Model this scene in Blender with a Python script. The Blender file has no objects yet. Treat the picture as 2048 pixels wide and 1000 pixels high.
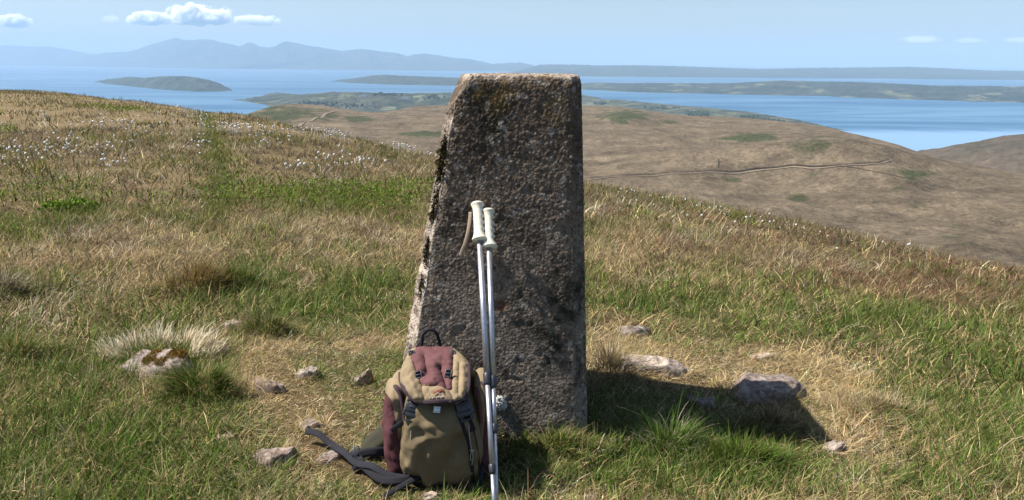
import bpy, bmesh, math, random
import numpy as np
from mathutils import Vector, Matrix, Euler

# ------------------------------------------------------------------ camera, sky, sun, exposure
SC = bpy.context.scene
COL = SC.collection
H = 1.15                       # eye height over the summit turf
F = 1547.0                     # focal length in photo pixels (photo is 2048 x 1000)
PITCH = math.radians(13.73)
ROLL = math.radians(0.30)
SEA = -386.0

cam = bpy.data.cameras.new('camera')
cam.sensor_width = 36.0
cam.lens = 36.0 * F / 2048.0
cam.clip_start = 0.05
cam.clip_end = 400000.0
camo = bpy.data.objects.new('camera', cam)
COL.objects.link(camo)
_f = Vector((0, math.cos(PITCH), -math.sin(PITCH)))
_r0 = Vector((1, 0, 0)); _u0 = Vector((0, math.sin(PITCH), math.cos(PITCH)))
_r = _r0 * math.cos(ROLL) + _u0 * math.sin(ROLL)
_u = -_r0 * math.sin(ROLL) + _u0 * math.cos(ROLL)
camo.matrix_world = Matrix(((_r.x, _u.x, -_f.x, 0), (_r.y, _u.y, -_f.y, 0), (_r.z, _u.z, -_f.z, H), (0, 0, 0, 1)))
SC.camera = camo

SUN_EL = math.radians(53.5)
SUN_AZ = math.radians(-6.0)    # light travels to +x, a touch towards the viewer
SUN_DIR = Vector((math.cos(SUN_EL) * math.cos(SUN_AZ), math.cos(SUN_EL) * math.sin(SUN_AZ), -math.sin(SUN_EL)))

world = bpy.data.worlds.new('World')
SC.world = world
world.use_nodes = True
wn = world.node_tree.nodes; wl = world.node_tree.links
wn.clear()
wo = wn.new('ShaderNodeOutputWorld'); wb = wn.new('ShaderNodeBackground'); ws = wn.new('ShaderNodeTexSky')
ws.sky_type = 'NISHITA'; ws.sun_disc = False
ws.sun_elevation = SUN_EL
ws.sun_rotation = math.atan2(-SUN_DIR.x, -SUN_DIR.y)
ws.altitude = 380.0; ws.air_density = 1.0; ws.dust_density = 1.2; ws.ozone_density = 2.0
wb.inputs['Strength'].default_value = 0.062
wl.new(ws.outputs[0], wb.inputs[0]); wl.new(wb.outputs[0], wo.inputs[0])

sun = bpy.data.lights.new('sun', 'SUN')
sun.energy = 5.0; sun.angle = math.radians(0.53); sun.color = (1.0, 0.955, 0.89)
suno = bpy.data.objects.new('sun', sun)
suno.rotation_euler = SUN_DIR.to_track_quat('-Z', 'Y').to_euler()
suno.location = (-20, -8, 30)
COL.objects.link(suno)

vs = SC.view_settings
vs.view_transform = 'Standard'; vs.look = 'None'; vs.gamma = 1.0; vs.exposure = 1.1
vs.use_curve_mapping = False
cy = SC.cycles
cy.max_bounces = 10; cy.diffuse_bounces = 3; cy.glossy_bounces = 2; cy.transmission_bounces = 3
cy.volume_bounces = 8; cy.transparent_max_bounces = 8

# ------------------------------------------------------------------ helpers: camera rays, noise, meshes, materials
RNG = np.random.default_rng(7)

def ray(px, py):
    a = (px - 1024.0) / F; b = (500.0 - py) / F
    return _f + _r * a + _u * b

def at_y(px, py, Y):                       # point on the sight line at world Y
    d = ray(px, py); t = Y / d.y
    return Vector((d.x * t, Y, H + d.z * t))

def project(x, y, z):                      # world -> photo pixels (arrays)
    zz = z - H
    dep = x * _f.x + y * _f.y + zz * _f.z
    dep = np.maximum(dep, 1e-3)
    u = 1024 + F * (x * _r.x + y * _r.y + zz * _r.z) / dep
    v = 500 - F * (x * _u.x + y * _u.y + zz * _u.z) / dep
    return u, v

def _hash(ix, iy, iz, seed):
    with np.errstate(over='ignore'):
        h = (ix.astype(np.int64) * 374761393 + iy.astype(np.int64) * 668265263 + iz.astype(np.int64) * 2147483647 + seed * 1274126177) & 0xFFFFFFFF
        h = ((h ^ (h >> 13)) * 1274126177) & 0xFFFFFFFF
        h = ((h ^ (h >> 16)) * 2246822519) & 0xFFFFFFFF
        h = h ^ (h >> 15)
    return (h & 0xFFFFFF) / float(0x1000000)

def noise2(x, y, seed=0):
    x = np.asarray(x, float); y = np.asarray(y, float)
    ix = np.floor(x); iy = np.floor(y); fx = x - ix; fy = y - iy
    ix = ix.astype(np.int64); iy = iy.astype(np.int64); z0 = np.zeros_like(ix)
    ux = fx * fx * fx * (fx * (fx * 6 - 15) + 10); uy = fy * fy * fy * (fy * (fy * 6 - 15) + 10)
    def g(i, j):
        a = _hash(ix + i, iy + j, z0, seed) * 2 * np.pi
        return np.cos(a) * (fx - i) + np.sin(a) * (fy - j)
    a = g(0, 0); b = g(1, 0); c = g(0, 1); d = g(1, 1)
    return 1.4 * ((a * (1 - ux) + b * ux) * (1 - uy) + (c * (1 - ux) + d * ux) * uy)

def fbm2(x, y, octv=4, seed=0, gain=0.5):
    s = 0; a = 1.0; t = 0
    for k in range(octv):
        s = s + a * noise2(x * 2 ** k + 17.3 * k, y * 2 ** k - 9.1 * k, seed + k); t += a; a *= gain
    return s / t

def noise3(x, y, z, seed=0):
    ix = np.floor(x); iy = np.floor(y); iz = np.floor(z)
    fx = x - ix; fy = y - iy; fz = z - iz
    ix = ix.astype(np.int64); iy = iy.astype(np.int64); iz = iz.astype(np.int64)
    u = fx * fx * (3 - 2 * fx); v = fy * fy * (3 - 2 * fy); w = fz * fz * (3 - 2 * fz)
    def h(i, j, k): return _hash(ix + i, iy + j, iz + k, seed)
    x00 = h(0,0,0)*(1-u)+h(1,0,0)*u; x10 = h(0,1,0)*(1-u)+h(1,1,0)*u
    x01 = h(0,0,1)*(1-u)+h(1,0,1)*u; x11 = h(0,1,1)*(1-u)+h(1,1,1)*u
    return ((x00*(1-v)+x10*v)*(1-w) + (x01*(1-v)+x11*v)*w) * 2 - 1

def fbm3(p, freq, octv=4, seed=0, gain=0.5):
    s = 0; a = 1.0; t = 0
    for k in range(octv):
        f = freq * 2 ** k
        s = s + a * noise3(p[:, 0]*f + 11*k, p[:, 1]*f - 7*k, p[:, 2]*f + 3*k, seed + k); t += a; a *= gain
    return s / t

def worley3(p, freq, seed=0):              # distance to the nearest feature point, and a value per cell
    q = p * freq; b = np.floor(q).astype(np.int64); best = np.full(len(q), 9.0); val = np.zeros(len(q))
    for i in (-1, 0, 1):
        for j in (-1, 0, 1):
            for k in (-1, 0, 1):
                c = b + np.array((i, j, k))
                f = np.stack([c[:, m] + _hash(c[:, 0], c[:, 1], c[:, 2], seed + m) for m in range(3)], 1)
                d = np.sqrt(((f - q) ** 2).sum(1))
                nv = _hash(c[:, 0], c[:, 1], c[:, 2], seed + 9)
                m = d < best
                best = np.where(m, d, best); val = np.where(m, nv, val)
    return best, val

def mesh_np(name, verts, faces, mat=None, parent=None, smooth=True, uv=None):
    me = bpy.data.meshes.new(name)
    verts = np.asarray(verts, np.float32)
    me.vertices.add(len(verts)); me.vertices.foreach_set('co', verts.ravel())
    if isinstance(faces, np.ndarray):
        n, k = faces.shape
        me.loops.add(n * k); me.loops.foreach_set('vertex_index', faces.astype(np.int32).ravel())
        me.polygons.add(n); me.polygons.foreach_set('loop_start', np.arange(0, n * k, k, dtype=np.int32))
        me.polygons.foreach_set('loop_total', np.full(n, k, np.int32))
    else:
        ls = [len(f) for f in faces]
        me.loops.add(sum(ls)); me.loops.foreach_set('vertex_index', np.array([i for f in faces for i in f], np.int32))
        me.polygons.add(len(ls)); me.polygons.foreach_set('loop_start', np.cumsum([0] + ls[:-1]).astype(np.int32))
        me.polygons.foreach_set('loop_total', np.array(ls, np.int32))
    me.update(calc_edges=True)
    me.polygons.foreach_set('use_smooth', np.full(len(me.polygons), smooth))
    for m in (mat if isinstance(mat, (list, tuple)) else [mat]):
        if m: me.materials.append(m)
    return me

def add(name, me, parent=None):
    o = bpy.data.objects.new(name, me); COL.objects.link(o)
    if parent is not None: o.parent = parent
    return o

def obj_np(name, verts, faces, mat, parent=None, smooth=True):
    return add(name, mesh_np(name, verts, faces, mat, smooth=smooth), parent)

def empty(name, loc=(0, 0, 0), rz=0.0):
    o = bpy.data.objects.new(name, None); COL.objects.link(o)
    o.location = loc; o.rotation_euler = (0, 0, rz); o.empty_display_size = 0.1
    return o

def tag(o, label=None, cat=None, group=None, kind=None):
    if label: o['label'] = label
    if cat: o['category'] = cat
    if group: o['group'] = group
    if kind: o['kind'] = kind
    return o

def vcol(me, arr, name='Col'):
    a = me.attributes.new(name, 'FLOAT_COLOR', 'POINT')
    c = np.ones((len(arr), 4), np.float32); c[:, :3] = arr
    a.data.foreach_set('color', c.ravel())

def grid_faces(nu, nv, wrap=False):        # vertices indexed [v * nu + u]
    u = np.arange(nu if wrap else nu - 1); v = np.arange(nv - 1)
    U, V = np.meshgrid(u, v); U = U.ravel(); V = V.ravel(); U2 = (U + 1) % nu
    return np.stack([V * nu + U, V * nu + U2, (V + 1) * nu + U2, (V + 1) * nu + U], 1)

class NT:                                   # small node-tree writer
    def __init__(s, name):
        s.m = bpy.data.materials.new(name); s.m.use_nodes = True
        s.t = s.m.node_tree; s.t.nodes.clear()
        s.out = s.t.nodes.new('ShaderNodeOutputMaterial')
    def n(s, typ, **kw):
        nd = s.t.nodes.new('ShaderNode' + typ)
        for k, v in kw.items():
            if k in nd.bl_rna.properties: setattr(nd, k, v)
            else:
                sock = nd.inputs[k.replace('_', ' ')]
                s.set(sock, v)
        return nd
    def set(s, sock, v):
        if isinstance(v, bpy.types.NodeSocket): s.t.links.new(v, sock)
        elif isinstance(v, bpy.types.Node): s.t.links.new(v.outputs[0], sock)
        else:
            if sock.type == 'RGBA' and len(v) == 3: v = (*v, 1)
            sock.default_value = v
    def coord(s, which='Object'):
        return s.t.nodes.new('ShaderNodeTexCoord').outputs[which]
    def noise(s, scale, detail=4, rough=0.55, vec=None, dist=0.0):
        nd = s.n('TexNoise', Scale=scale, Detail=detail, Roughness=rough, Distortion=dist)
        s.set(nd.inputs['Vector'], vec if vec is not None else s.coord())
        return nd.outputs['Fac']
    def ramp(s, fac, stops):
        nd = s.t.nodes.new('ShaderNodeValToRGB'); s.set(nd.inputs[0], fac)
        el = nd.color_ramp.elements
        while len(el) < len(stops): el.new(0.5)
        for e, (p, c) in zip(el, stops):
            e.position = p; e.color = (*c, 1) if len(c) == 3 else c
        return nd.outputs[0]
    def step(s, fac, a, b):
        nd = s.n('MapRange'); s.set(nd.inputs[0], fac)
        nd.inputs[1].default_value = a; nd.inputs[2].default_value = b
        return nd.outputs[0]
    def mix(s, fac, a, b, mode='MIX'):
        nd = s.t.nodes.new('ShaderNodeMix'); nd.data_type = 'RGBA'; nd.blend_type = mode
        s.set(nd.inputs[0], fac); s.set(nd.inputs[6], a); s.set(nd.inputs[7], b)
        return nd.outputs[2]
    def math(s, op, a, b=0.0):
        nd = s.n('Math', operation=op); s.set(nd.inputs[0], a); s.set(nd.inputs[1], b)
        return nd.outputs[0]
    def attr(s, name, typ='GEOMETRY', out='Color'):
        nd = s.n('Attribute', attribute_name=name, attribute_type=typ)
        return nd.outputs[out]
    def bump(s, h, strength=0.5, dist=0.01):
        nd = s.n('Bump', Strength=strength, Distance=dist); s.set(nd.inputs['Height'], h)
        return nd.outputs[0]
    def principled(s, color, rough=0.7, normal=None, metal=0.0, spec=0.3, **kw):
        p = s.n('BsdfPrincipled'); s.set(p.inputs['Base Color'], color); s.set(p.inputs['Roughness'], rough)
        p.inputs['Metallic'].default_value = metal; s.set(p.inputs['Specular IOR Level'], spec)
        for k, v in kw.items(): s.set(p.inputs[k.replace('_', ' ')], v)
        if normal is not None: s.set(p.inputs['Normal'], normal)
        s.t.links.new(p.outputs[0], s.out.inputs[0]); return p

def interp(x, pts):
    p = sorted(pts); return np.interp(x, [a for a, b in p], [b for a, b in p])
# ------------------------------------------------------------------ the summit hillside
def az_tan(px, py):
    d = ray(px, py); return math.atan2(d.x, d.y), -d.z / math.hypot(d.x, d.y)

EDGE = [(-500, 176), (-200, 176), (0, 180), (60, 181), (120, 186), (180, 194), (250, 202), (330, 209), (380, 217), (410, 226), (440, 224), (500, 229),
        (560, 244), (640, 262), (740, 284), (800, 299), (870, 312), (1000, 335), (1180, 364), (1300, 382), (1450, 409),
        (1600, 440), (1750, 473), (1900, 510), (2048, 534), (2300, 566), (2700, 580)]
_az = np.array([az_tan(*p) for p in EDGE]); _az = _az[np.argsort(_az[:, 0])]
GRASS_TOP = 0.07
_tt = np.linspace(-1.0, 1.0, 400)
_tn = np.interp(_tt, _az[:, 0], _az[:, 1])
_k = np.exp(-0.5 * (np.arange(-9, 10) / 3.0) ** 2); _k /= _k.sum()
_tn = np.convolve(np.pad(_tn, 9, mode='edge'), _k, 'valid')

def ground(x, y):
    x = np.asarray(x, float); y = np.asarray(y, float)
    r = np.hypot(x, y); th = np.arctan2(x, y)
    fold = np.where(np.abs(th) > 1.0, np.sign(th) * 1.0, th)
    tn = np.interp(fold, _tt, _tn)
    back = np.clip((np.abs(th) - 1.0) / (math.pi - 1.0), 0, 1)
    tn = tn * (1 - back) + 0.14 * back                      # behind the viewer the hill rolls off evenly
    a = tn ** 2 / (4 * (H - GRASS_TOP))
    rs = 0.42 / (2 * a)                                     # where the slope reaches its steepest
    z = np.where(r < rs, -a * r * r, -a * rs * rs - 0.42 * (r - rs))
    amp = np.clip(0.010 + 0.0022 * r, 0, 0.11)
    near = np.clip((r - 1.6) / 3.0, 0, 1)
    z = z + amp * fbm2(x * 0.9, y * 0.9, 3, 3) + 0.02 * near * fbm2(x * 2.6, y * 2.6, 2, 5)
    z = z + np.clip(r / 40, 0, 1) * 0.22 * fbm2(x * 0.16, y * 0.16, 3, 8)
    z = z - 0.45 * np.clip((r - 90) / 200, 0, 1) * (r - 90).clip(0)
    return np.maximum(z, -200.0)

def ground1(x, y): return float(ground(np.array([x]), np.array([y]))[0])

def on_ground_many(px, py):
    px = np.asarray(px, float); py = np.asarray(py, float); a = (px - 1024) / F; b = (500 - py) / F
    dx_ = _f.x + _r.x * a + _u.x * b; dy_ = _f.y + _r.y * a + _u.y * b; dz_ = _f.z + _r.z * a + _u.z * b
    lo = np.full(len(px), .5); hi = np.full(len(px), 200.); t = .5; found = np.zeros(len(px), bool)
    while t < 130:
        t2 = t * 1.06; hit = (~found) & (H + dz_ * t2 < ground(dx_ * t2, dy_ * t2)); lo[hit] = t; hi[hit] = t2; found |= hit; t = t2
    for _ in range(14):
        m = .5 * (lo + hi); ab = H + dz_ * m > ground(dx_ * m, dy_ * m); lo = np.where(ab, m, lo); hi = np.where(ab, hi, m)
    x = dx_ * hi; y = dy_ * hi; return np.stack([x, y, ground(x, y)], 1), found

def on_ground(px, py):                                       # where a sight line meets the turf
    d = ray(px, py); lo, hi = 1.2, 1.4
    while hi < 200 and H + d.z * hi > ground1(d.x * hi, d.y * hi): lo = hi; hi *= 1.12
    for _ in range(13):
        m = 0.5 * (lo + hi)
        if H + d.z * m > ground1(d.x * m, d.y * m): lo = m
        else: hi = m
    return Vector((d.x * hi, d.y * hi, ground1(d.x * hi, d.y * hi)))

# ---- what grows where: weights worked out from where a spot lies on the hill
def ell(u, v, u0, v0, ru, rv):
    return np.exp(-(((u - u0) / ru) ** 2 + ((v - v0) / rv) ** 2))

PATH = [(398, 205), (412, 232), (424, 262), (434, 300), (440, 350), (441, 400), (440, 440), (470, 500)]
def cover(x, y, z):
    u, v = project(x, y, z)
    r = np.hypot(x, y)
    s = 1.0 / np.clip(r, 1.5, 60) ** 0.55
    n1 = fbm2(x * 3.6 * s, y * 3.6 * s, 4, 21); n2 = fbm2(x * 2.1 * s * 2, y * 2.1 * s * 2, 3, 31); n3 = fbm2(x * 4.0, y * 4.0, 2, 41)
    g = np.interp(v, [150, 230, 400, 440, 500, 560, 620, 700, 1000], [.22, .20, .24, .36, .28, .34, .46, .46, .46])
    for (u0, v0, ru, rv, a) in [(660, 610, 190, 55, .5), (1290, 600, 150, 36, .42), (1500, 640, 220, 45, .24), (1880, 700, 250, 80, .34),
            (1330, 940, 260, 60, .6), (1600, 930, 200, 50, .3), (200, 900, 260, 130, .25), (60, 760, 130, 90, .35), (1950, 900, 160, 90, .3),
            (1420, 750, 240, 70, -.62), (1620, 830, 110, 60, -.5), (1710, 900, 120, 50, -.4), (700, 690, 130, 26, -.5), (730, 770, 90, 60, -.28), (680, 890, 110, 70, -.25),
            (560, 800, 120, 40, -.2), (60, 640, 90, 40, -.5), (280, 800, 70, 50, -.5), (1220, 700, 50, 60, -.5),
            (1650, 470, 500, 60, -.18), (1900, 570, 260, 50, -.35), (500, 470, 200, 30, -.1)]:
        g = g + a * ell(u, v, u0, v0, ru, rv)
    g = g + 0.62 * n1 + 0.25 * n2
    left = np.clip((420 - v) / 200, 0, 1)
    berry = np.clip(1.35 * ell(u, v, 660, 402, 240, 34) + 1.0 * ell(u, v, 60, 400, 150, 26) + .75 * ell(u, v, 40, 470, 90, 24) + .35 * ell(u, v, 400, 400, 120, 30)
                    + .9 * ell(u, v, 265, 217, 75, 9) + .6 * ell(u, v, 10, 268, 30, 14) + .25 * ell(u, v, 1420, 450, 160, 25) - .25 + .7 * n1, 0, 1)
    red = np.clip(0.10 + 1.1 * ell(u, v, 1920, 570, 280, 60) + .35 * ell(u, v, 1500, 460, 350, 60) + .3 * ell(u, v, 60, 425, 120, 16) + .5 * n2, 0, 1)
    pale = np.clip(.12 + .3 * ell(u, v, 500, 480, 360, 50) + .3 * ell(u, v, 1300, 430, 160, 40) + .4 * ell(u, v, 40, 640, 120, 50) + .6 * n2, 0, 1)
    short = np.clip(ell(u, v, 660, 870, 230, 150) + ell(u, v, 1440, 780, 260, 110) + .8 * ell(u, v, 1700, 920, 140, 60) + .8 * ell(u, v, 930, 960, 200, 60)
                    + .7 * ell(u, v, 620, 740, 130, 60) + .35 * ell(u, v, 900, 760, 340, 160), 0, 1)
    pu = interp(np.clip(v, 205, 500), [(b, a) for a, b in PATH])
    pw = np.interp(v, [205, 300, 440], [13, 23, 36])
    path = np.exp(-((u - pu) / pw) ** 2) * np.clip((v - 200) / 10, 0, 1) * np.clip((475 - v) / 60, 0, 1)
    return dict(u=u, v=v, r=r, g=np.clip(g, 0, 1), berry=berry, red=red, pale=pale, short=short, path=path, n3=n3, n2=n2)

C_GREEN = np.array((.095, .135, .028)); C_OLIVE = np.array((.150, .150, .042)); C_STRAW = np.array((.42, .325, .17))
C_BROWN = np.array((.205, .155, .088)); C_RED = np.array((.21, .12, .065)); C_PALE = np.array((.52, .44, .30)); C_BERRY = np.array((.12, .20, .022))
ALB = .66
C_GREEN *= np.array((.82, .94, .70)); C_OLIVE *= ALB * np.array((1, 1, .7)); C_STRAW *= ALB * 1.32 * np.array((1, .97, .93)); C_BROWN *= ALB * np.array((.90, .93, .93)); C_RED *= ALB * 1.05; C_PALE *= ALB * 1.12; C_BERRY *= ALB * np.array((1.35, 1.25, 1.2))
C_THATCH = np.array((.27, .185, .085))

def ground_colour(x, y, z):
    c = cover(x, y, z)
    far = np.clip((c['r'] - 4) / 8, 0, 1)[:, None]
    dry = C_STRAW * .62 * (1 - far) + (C_BROWN * .75 + C_STRAW * .25) * far
    k = c['red'][:, None]; dry = dry * (1 - .6 * k) + C_RED * .6 * k
    k = c['pale'][:, None]; dry = dry * (1 - .35 * k) + C_PALE * .35 * k
    gr = C_GREEN * (1 - far * .7) + C_OLIVE * far * .7
    k = np.clip((c['g'] - .3) * 1.6, 0, 1)[:, None]
    col = dry * (1 - k) + gr * k
    k = (c['berry'] * .6)[:, None]; col = col * (1 - k) + C_OLIVE * k
    k = (c['path'] * .75)[:, None]; col = col * (1 - k) + C_OLIVE * .8 * k
    k = c['path'][:, None]; col = col * (1 - k) + np.array((.060, .070, .014)) * k
    col = col * (1 + .22 * c['n3'])[:, None]
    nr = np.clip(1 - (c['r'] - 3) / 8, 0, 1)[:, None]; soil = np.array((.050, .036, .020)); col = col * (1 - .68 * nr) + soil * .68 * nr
    return np.clip(col, .01, 1)

# hill mesh: rings that widen with distance, finer in the direction of view
_ths = np.concatenate([np.linspace(-1.0, 1.0, 300), np.linspace(1.0, 2 * math.pi - 1.0, 60)[1:-1]])
_rs = 0.35 * 1.03 ** np.arange(0, 260)
_rs = _rs[_rs < 620]
T_, R_ = np.meshgrid(_ths, _rs)
gx = (R_ * np.sin(T_)).ravel(); gy = (R_ * np.cos(T_)).ravel()
gz = ground(gx, gy)
nu = len(_ths)
gv = np.vstack([np.stack([gx, gy, gz], 1), [[0, 0, ground1(0, 0.001)]]])
gf = grid_faces(nu, len(_rs), wrap=True)[:, ::-1]
centre = len(gv) - 1
fan = [(centre, (i + 1) % nu, i) for i in range(nu)]
M = NT('turf_soil')
co = M.attr('Col')
nz = M.noise(38, 6, .7); nz2 = M.noise(2.2, 5, .65)
c1 = M.mix(M.step(nz, .25, .75), M.mix(1.0, co, (.55, .52, .5), 'MULTIPLY'), M.mix(1.0, co, (1.35, 1.3, 1.2), 'MULTIPLY'))
c2 = M.mix(M.step(nz2, .3, .7), M.mix(1.0, c1, (.8, .8, .8), 'MULTIPLY'), c1)
M.principled(c2, .95, M.bump(M.math('ADD', nz, M.math('MULTIPLY', nz2, 2.0)), .8, .03), spec=.1)
me = mesh_np('hillside', gv, [tuple(f) for f in gf.tolist()] + fan, M.m)
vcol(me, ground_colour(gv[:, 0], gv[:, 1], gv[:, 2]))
hill = tag(add('hillside', me), kind='structure')

# ------------------------------------------------------------------ the moor below
MOOR_Z = -120.0
RIM = [(-500, 300), (0, 290), (300, 262), (440, 250), (500, 232), (560, 224), (640, 224), (740, 228), (800, 222), (850, 213), (900, 210), (1000, 209), (1180, 212), (1240, 214), (1310, 224),
       (1370, 233), (1480, 236), (1560, 244), (1640, 253), (1700, 268), (1760, 282), (1800, 294), (1840, 309), (1900, 328), (1960, 343), (2048, 358), (2300, 400), (2600, 430)]
_ra = np.array([az_tan(*p) for p in RIM]); _ra = _ra[np.argsort(_ra[:, 0])]
def moor(x, y):
    r = np.hypot(x, y); th = np.arctan2(x, y)
    tn = np.interp(th, _ra[:, 0], _ra[:, 1])
    R = -(MOOR_Z - H) / tn
    tl = np.clip(1 - r / R, 0, 1)
    z = MOOR_Z - 24 * tl ** 1.5 * np.clip((th + .1) / .4, -.4, 1)
    n = 13 * fbm2(x / 420, y / 420, 3, 51) + 10 * fbm2(x / 130, y / 130, 3, 55) + 1.6 * fbm2(x / 30, y / 30, 3, 58)
    fade = np.clip((R - r) / 260, 0, 1) * .85 + .15
    z = z + n * fade
    for (px, dist, hgt, rad_a, rad_r) in [(580, 1950, 13, 110, 160), (640, 1900, 8, 110, 160), (1590, 1010, 33, 150, 105), (1745, 960, 14, 70, 100), (1250, 1650, 9, 110, 140), (1100, 1800, 8, 200, 120), (860, 2050, 6, 140, 90)]:
        t0 = az_tan(px, 250)[0]
        z = z + hgt * np.exp(-((th - t0) * dist / rad_a) ** 2 - ((r - dist) / rad_r) ** 2)
    over = (r - R).clip(0)
    z = z - over ** 2 / 900 * (over < 160) - (over >= 160) * (28.4 + .355 * (over - 160))
    return np.maximum(z, -384)

mt = np.linspace(-.62, .86, 420); mr = 190 * 1.0095 ** np.arange(0, 306)
T_, R_ = np.meshgrid(mt, mr)
mx = (R_ * np.sin(T_)).ravel(); my = (R_ * np.cos(T_)).ravel(); mz = moor(mx, my)
mv = np.stack([mx, my, mz], 1)
u, v = project(mx, my, mz)
gr = np.zeros(len(mx))
for (u0, v0, ru, rv, a) in [(560, 228, 70, 18, 1), (640, 232, 40, 14, .7), (715, 238, 34, 9, 1), (850, 268, 55, 7, 1), (1250, 232, 60, 14, .95), (1320, 246, 40, 8, .7), (1505, 276, 60, 10, 1.1), (1620, 290, 90, 18, .6), (1600, 395, 26, 8, 1),
        (1625, 352, 16, 8, .9), (1830, 350, 60, 14, .55), (1840, 412, 40, 16, .5), (1680, 430, 60, 12, .4), (1460, 360, 30, 6, .6), (2000, 300, 60, 20, .4), (1930, 470, 60, 20, .4), (780, 212, 120, 8, .4)]:
    gr = np.maximum(gr, 1.6 * a * ell(u, v, u0, v0, ru, rv))
n_ = fbm2(mx / 90, my / 90, 4, 61); n2_ = fbm2(mx / 16, my / 30, 3, 63)
n4_ = fbm2(mx / 40, my / 40, 4, 64, .6)
gr = np.clip((gr * .95 + .55 * n_ + 1.25 * n4_ - .52) * 1.8, 0, .88)
mcol = np.array((.166, .130, .088)) * (1 + .34 * n2_ + .42 * fbm2(mx / 130, my / 60, 4, 66) + .22 * fbm2(mx / 45, my / 30, 3, 67))[:, None]
hea = np.clip(fbm2(mx / 60, my / 38, 4, 71, .6) * 2.4 - .25, 0, 1)[:, None]; mcol = mcol * (1 - .5 * hea) + np.array((.070, .055, .038)) * .5 * hea
mcol = mcol * (1 - gr[:, None]) + np.array((.054, .066, .030)) * gr[:, None]
pk = np.clip(fbm2(mx / 150, my / 50, 3, 69) * 1.6 - .35, 0, 1)[:, None]
mcol = mcol * (1 - .5 * pk) + np.array((.19, .148, .104)) * .5 * pk
M = NT('moor_heather')
co = M.attr('Col'); nz = M.noise(.17, 7, .78); nz2 = M.noise(.03, 6, .65)
c1 = M.mix(M.step(nz, .36, .64), M.mix(1.0, co, (.62, .62, .62), 'MULTIPLY'), M.mix(1.0, co, (1.34, 1.32, 1.28), 'MULTIPLY'))
c1 = M.mix(M.step(nz2, .4, .62), M.mix(1.0, c1, (.74, .74, .76), 'MULTIPLY'), c1)
M.principled(c1, .95, M.bump(M.math('ADD', nz, M.math('MULTIPLY', nz2, 3.0)), 1.0, 3.5), spec=.03)
me = mesh_np('moor', mv, grid_faces(len(mt), len(mr))[:, ::-1], M.m); vcol(me, np.clip(mcol, .01, 1))
tag(add('moor', me), kind='structure')

def on_moor(px, py):
    d = ray(px, py); lo, hi = 200., 205.
    f = lambda t: H + d.z * t - float(moor(np.array([d.x * t]), np.array([d.y * t]))[0])
    while hi < 4000 and f(hi) > 0: lo = hi; hi *= 1.02
    for _ in range(20):
        m = .5 * (lo + hi)
        if f(m) > 0: lo = m
        else: hi = m
    return Vector((d.x * hi, d.y * hi, 0))

def smooth_line(pts, n):
    pts = [Vector(p) for p in pts]; out = []
    for i in range(len(pts) - 1):
        p0 = pts[max(i - 1, 0)]; p1 = pts[i]; p2 = pts[i + 1]; p3 = pts[min(i + 2, len(pts) - 1)]
        for k in range(n):
            t = k / n
            out.append(.5 * ((2 * p1) + (p2 - p0) * t + (2 * p0 - 5 * p1 + 4 * p2 - p3) * t * t + (3 * p1 - p0 - 3 * p2 + p3) * t ** 3))
    out.append(pts[-1]); return out

def moor_strip(name, pix, width, mat, lift):
    ln = smooth_line([on_moor(*p) for p in pix], 16); V = []; nn = 5
    for i, p in enumerate(ln):
        t = (ln[min(i + 1, len(ln) - 1)] - ln[max(i - 1, 0)]); t.normalize(); s = Vector((t.y, -t.x, 0))
        w = width * (.8 + .4 * random.random())
        for k in range(nn):
            q = p + s * w * (k / (nn - 1) - .5); V.append((q.x, q.y, float(moor(np.array([q.x]), np.array([q.y]))[0]) + lift))
    return tag(obj_np(name, np.array(V), grid_faces(nn, len(ln)), mat), kind='structure')

def flat_mat(name, c, var=.3, scale=.3):
    M = NT(name); nz = M.noise(scale, 5, .65)
    M.principled(M.mix(M.step(nz, .25, .75), tuple(x * (1 - var) for x in c), tuple(x * (1 + var) for x in c)), .95, spec=.05); return M.m
random.seed(3)
m_peat = flat_mat('peat_track', (.050, .040, .031)); m_stone_track = flat_mat('stony_track', (.17, .135, .097))
moor_strip('moor_ditch', [(1120, 361), (1175, 357), (1300, 349), (1440, 342), (1560, 334), (1660, 332), (1740, 326), (1778, 321)], 1.9, m_peat, 1.0)
moor_strip('moor_track', [(1120, 366), (1175, 361), (1300, 353), (1440, 346), (1560, 338), (1660, 335), (1745, 329), (1784, 321)], 2.2, m_stone_track, .8)
moor_strip('moor_ditch', [(1660, 333), (1740, 342), (1790, 352), (1830, 360)], 1.3, m_peat, .8)
moor_strip('moor_ditch', [(1436, 318), (1437, 327), (1436, 335)], 1.3, m_peat, .8)
moor_strip('moor_track', [(596, 256), (612, 246), (630, 238), (650, 229), (672, 223)], 7, m_stone_track, 1.2)

# ------------------------------------------------------------------ sea, islands, far hills
M = NT('sea_water')
co = M.coord()
mp = M.n('Mapping', Scale=(.00022, .0011, 1.0)); M.set(mp.inputs[0], co)
st = M.noise(1.0, 7, .68, mp.outputs[0], 1.2)
mp2 = M.n('Mapping', Scale=(.02, .05, 1.0)); M.set(mp2.inputs[0], co)
ch = M.noise(1.0, 4, .65, mp2.outputs[0])
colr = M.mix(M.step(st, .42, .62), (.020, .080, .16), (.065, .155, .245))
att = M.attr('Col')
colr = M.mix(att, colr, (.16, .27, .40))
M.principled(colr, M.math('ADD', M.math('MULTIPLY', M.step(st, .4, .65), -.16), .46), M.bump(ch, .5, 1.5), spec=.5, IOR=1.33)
st_ = np.linspace(0, 2 * math.pi, 361)[:-1]; sr = np.concatenate([[10.], 700 * 1.042 ** np.arange(0, 125)]); sr = sr[sr < 112000]
T_, R_ = np.meshgrid(st_, sr)
sx = (R_ * np.sin(T_)).ravel(); sy = (R_ * np.cos(T_)).ravel()
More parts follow.
